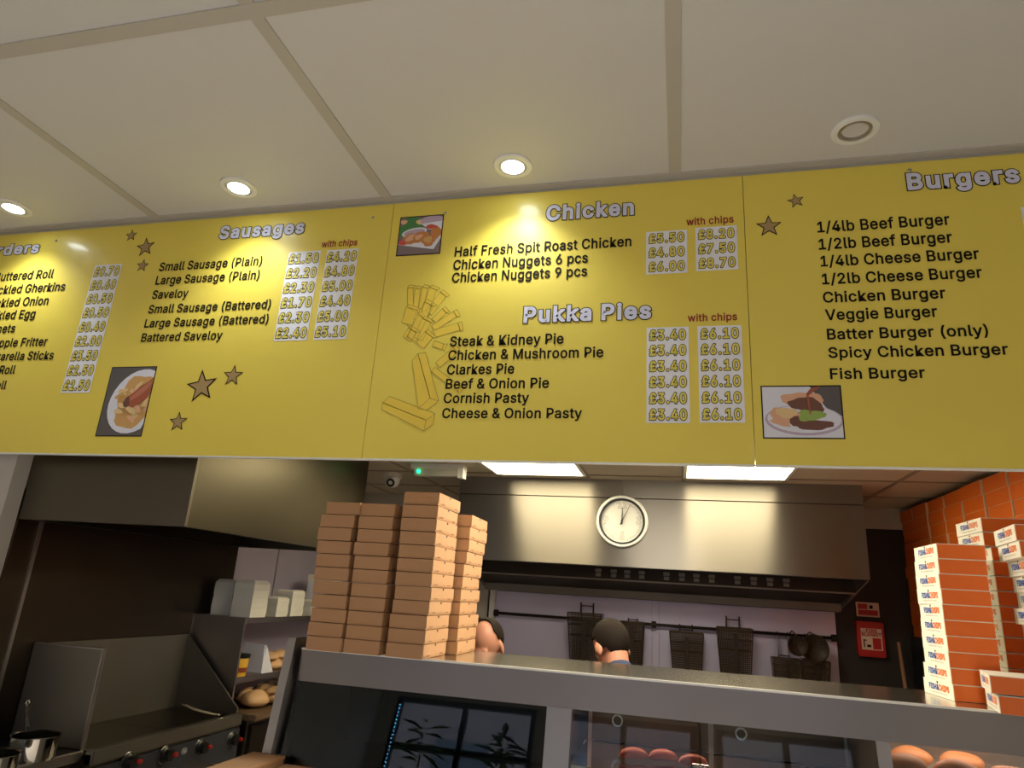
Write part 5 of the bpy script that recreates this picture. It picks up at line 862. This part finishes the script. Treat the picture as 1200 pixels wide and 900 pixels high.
# ================================================================ PEOPLE
def person(label, base, yaw, headtop, bald, shirt, lean, nod, turn=0):
    """base (x, y) of the feet; the figure faces +X before yaw; one remeshed body, clothing and hair as children."""
    t = thing('person', label, 'person', (base[0], base[1], FH))
    c = bmesh.new()
    hipz = .86; hip = Vector((0, 0, hipz)); ln = math.radians(lean)
    ch = hip+Vector((math.sin(ln), 0, math.cos(ln)))*.46; nk = ch+Vector((math.sin(ln*1.3), 0, math.cos(ln*1.3)))*.13
    nd = math.radians(nod); hc = nk+Vector((math.sin(nd*.8)*.13, 0, math.cos(nd*.8)*.13))
    dz = headtop-(hc.z+.112-1.6)        # settle by bending the knees
    hip.z += dz; ch.z += dz; nk.z += dz; hc.z += dz
    def limb(m, pts, rad, mm): 
        P = []; Rr = []
        for i in range(len(pts)-1):
            for j in range(5): u = j/5; P.append(Vector(pts[i]).lerp(Vector(pts[i+1]), u)); Rr.append(rad[i]+(rad[i+1]-rad[i])*u)
        P.append(Vector(pts[-1])); Rr.append(rad[-1]); m.tube(P, Rr, mm, 14)
        m.ball(P[0], Rr[0]*.98, mm, 14, 8); m.ball(P[-1], Rr[-1]*.98, mm, 14, 8)
        for q, r in zip(pts[1:-1], rad[1:-1]): m.ball(q, r*.99, mm, 14, 8)
    def solid(name, m, vox, smooth_it, mm, par):
        o = build(name, m, par, False); md = o.modifiers.new('r', 'REMESH'); md.mode = 'VOXEL'; md.voxel_size = vox
        s = o.modifiers.new('s', 'SMOOTH'); s.iterations = smooth_it; s.factor = .5
        bpy.context.view_layer.update(); me = bpy.data.meshes.new_from_object(o.evaluated_get(bpy.context.evaluated_depsgraph_get())); o.modifiers.clear(); o.data = me
        me.materials.clear(); me.materials.append(MT[mm])
        for p in me.polygons: p.use_smooth = True
        return o
    HR = Matrix.Rotation(turn, 3, 'Z') @ Matrix.Rotation(nd, 3, 'Y')
    def H(x, y, z): return hc+HR @ Vector((x, y, z))
    A = {}
    for s in (-1, 1):
        sh = ch+Vector((0, s*.175, .03)); el = sh+Vector((.10, s*.07, -.27)); wr = el+Vector((.20, -s*.06, -.10))
        kn = Vector((.06, s*.10, hip.z*.54)); an = Vector((-.03, s*.11, .08)); A[s] = (sh, el, wr, kn, an)
    b = MB()
    b.ball(H(-.01, 0, .025), (.094, .076, .096), 'skin', 28, 20, HR); b.ball(H(.030, 0, -.035), (.066, .060, .082), 'skin', 24, 16, HR)
    b.ball(H(.060, 0, -.085), (.030, .030, .026), 'skin', 14, 10, HR); b.ball(H(.098, 0, -.028), (.016, .012, .020), 'skin', 12, 8, HR); b.ball(H(.088, 0, -.008), (.014, .009, .026), 'skin', 12, 8, HR)
    b.ball(H(.082, 0, .012), (.012, .05, .012), 'skin', 14, 8, HR); b.ball(H(.085, 0, -.068), (.010, .024, .007), 'skin', 12, 8, HR); b.ball(H(.083, 0, -.078), (.011, .022, .007), 'skin', 12, 8, HR)
    for s in (-1, 1): b.ball(H(-.004, s*.082, -.014), (.022, .010, .035), 'skin', 14, 10, HR @ Matrix.Rotation(s*.35, 3, 'Z'))
    limb(b, [ch+Vector((0, 0, .03)), nk, H(-.015, 0, -.04)], [.075, .056, .056], 'skin')
    limb(b, [hip, hip.lerp(ch, .5), ch], [.135, .13, .14], 'skin')
    for s in (-1, 1):
        sh, el, wr, kn, an = A[s]; limb(b, [ch+Vector((0, s*.08, .02)), sh], [.09, .065], 'skin'); limb(b, [sh, el, wr], [.052, .040, .027], 'skin')
        d = (wr-el).normalized(); sd = Vector((0, 0, 1)).cross(d).normalized()
        b.ball(wr+d*.05, (.042, .036, .016), 'skin', 14, 10)
        for f, (o, ll) in enumerate(((-.030, .062), (-.010, .074), (.010, .070), (.029, .055))):
            r0 = wr+d*.075+sd*o; limb(b, [r0, r0+d*ll*.5+Vector((0, 0, -.006)), r0+d*ll*.85+Vector((0, 0, -.03))], [.009, .0085, .0075], 'skin')
        r0 = wr+d*.03-sd*s*.03; limb(b, [r0, r0+d*.03-sd*s*.022, r0+d*.058-sd*s*.026+Vector((0, 0, -.012))], [.011, .0095, .008], 'skin')
        limb(b, [hip+Vector((0, s*.085, -.03)), kn, an], [.095, .058, .042], 'skin'); b.ball((an.x+.06, an.y, .04), (.12, .045, .04), 'skin')
    body = solid('body', b, .007, 3, 'skin', t)
    m = MB()
    for s in (-1, 1): m.ball(H(.074, s*.030, -.002), .012, 'eye', 12, 8); m.ball(H(.0845, s*.030, -.004), .0055, 'black', 8, 6)
    build('eyes', m, t, False)
    # hair: a skull cap shell, cut to the hairline
    m = MB(); g = bmesh.new(); bmesh.ops.create_uvsphere(g, u_segments=120, v_segments=80, radius=1)
    kill = []
    for v in g.verts:
        x, y, z = v.co; ang = math.atan2(y, x)
        front = x > .1
        low = z < (-.02 if x > .05 else -.55 if x > -.25 else -.88)
        if x > .25 and z < .42: low = True
        if abs(y) > .75 and x > .05 and z < .15: low = True
        if bald and (x*.85+z*.75 > .74) and abs(y) < .70+.1*max(0, -x): low = True
        if bald and x > .3 and z > .2 and abs(y) < .82: low = True
        if low: kill.append(v)
    bmesh.ops.delete(g, geom=kill, context='VERTS')
    r = bmesh.ops.solidify(g, geom=g.faces[:], thickness=.07)
    m.add(g, 'hair', True, Matrix.Translation(H(-.012, 0, .026)) @ HR.to_4x4() @ Matrix.Diagonal((.101, .084, .104, 1))); build('hair', m, t, False)
    m = MB(); limb(m, [hip+Vector((0, 0, -.02)), hip.lerp(ch, .5), ch+Vector((0, 0, .02))], [.152, .148, .155], 'tee')
    for s in (-1, 1): sh, el, wr, kn, an = A[s]; limb(m, [ch+Vector((0, s*.08, .02)), sh], [.105, .078], 'tee'); limb(m, [sh, sh.lerp(el, .75)], [.070, .062], 'tee')
    limb(m, [ch+Vector((-.005, 0, .06)), nk+Vector((-.012, 0, -.005))], [.095, .078], 'tee'); solid('shirt', m, .012, 3, shirt, t)
    m = MB()
    for s in (-1, 1): sh, el, wr, kn, an = A[s]; limb(m, [hip+Vector((0, s*.085, -.02)), kn, an], [.115, .078, .07], 'trousers')
    limb(m, [hip+Vector((0, 0, -.05)), hip+Vector((0, 0, .05))], [.14, .145], 'trousers'); solid('trousers', m, .014, 3, 'trousers', t)
    for s in (-1, 1):
        an = A[s][4]; m = MB(); m.ball((an.x+.06, an.y, .05), (.14, .052, .05), 'black', 18, 12); m.box(an.x-.07, an.x+.19, an.y-.05, an.y+.05, 0.001, .03, 'black', bev=.01); build('shoe', m, t, False)
    t.rotation_euler.z = yaw
    # put the head, not the feet, over the wanted spot
    off = Matrix.Rotation(yaw, 3, 'Z') @ Vector((hc.x, hc.y, 0)); t.location.x -= off.x; t.location.y -= off.y
    return t
a = atY(572, 728, 3.48); person('balding person in a dark top bending behind the kraft cartons', (a.x, 3.48), math.radians(-100), a.z, True, 'tee', 12, 26, 0)
a = atY(717, 729, 3.45); person('dark-haired person in a navy collar turned towards the fryers', (a.x, 3.45), math.radians(125), a.z, False, 'navy', 9, 40, .1)

# ================================================================ SHOP FRONT THINGS SEEN ONLY IN REFLECTIONS
t = thing('led_strip', 'vertical strip of blue-white window lights reflected in counter glass', 'light', (-3.14, WF+.03, 0))
m = MB(); m.box(-3.16, -3.12, WF, WF+.02, -.9, 1.2, 'black'); build('backing', m, t)
m = MB()
for i in range(52): m.box(-3.147, -3.133, WF+.02, WF+.026, -.86+i*.04, -.849+i*.04, 'led')
build('lamps', m, t)
rs = random.Random(4)
for k, (x, y) in enumerate(((-2.6, -2.3), (-1.75, -2.3))):
    t = thing('potted_plant', ['tall leafy plant inside the shop window', 'tall leafy plant by the shop door'][k], 'plant', (x, y, FH), 'plants in the shop window')
    m = MB(); m.lathe([(0, 0), (.14, 0), (.18, .34), (.16, .34), (.14, .3), (0, .3)], (x, y, FH), 'black', 24); build('pot', m, t)
    m = MB(); m.tube([(x, y, FH+.3), (x+.05, y, FH+1.2), (x, y, FH+2.2)], [.02, .016, .008], 'kraftedge', 8); build('stem', m, t)
    m = MB()
    for i in range(70):
        a = rs.uniform(0, 6.28); z = FH+rs.uniform(1.0, 2.5); r = rs.uniform(.15, .4); d = Vector((math.cos(a), math.sin(a), rs.uniform(-.3, .5))).normalized(); s = d.cross(Vector((0, 0, 1))).normalized()*.04; o = Vector((x, y, z))
        m.face([o, o+d*r*.5+s, o+d*r+Vector((0, 0, -.05)), o+d*r*.5-s], 'leaf')
    build('foliage', m, t)
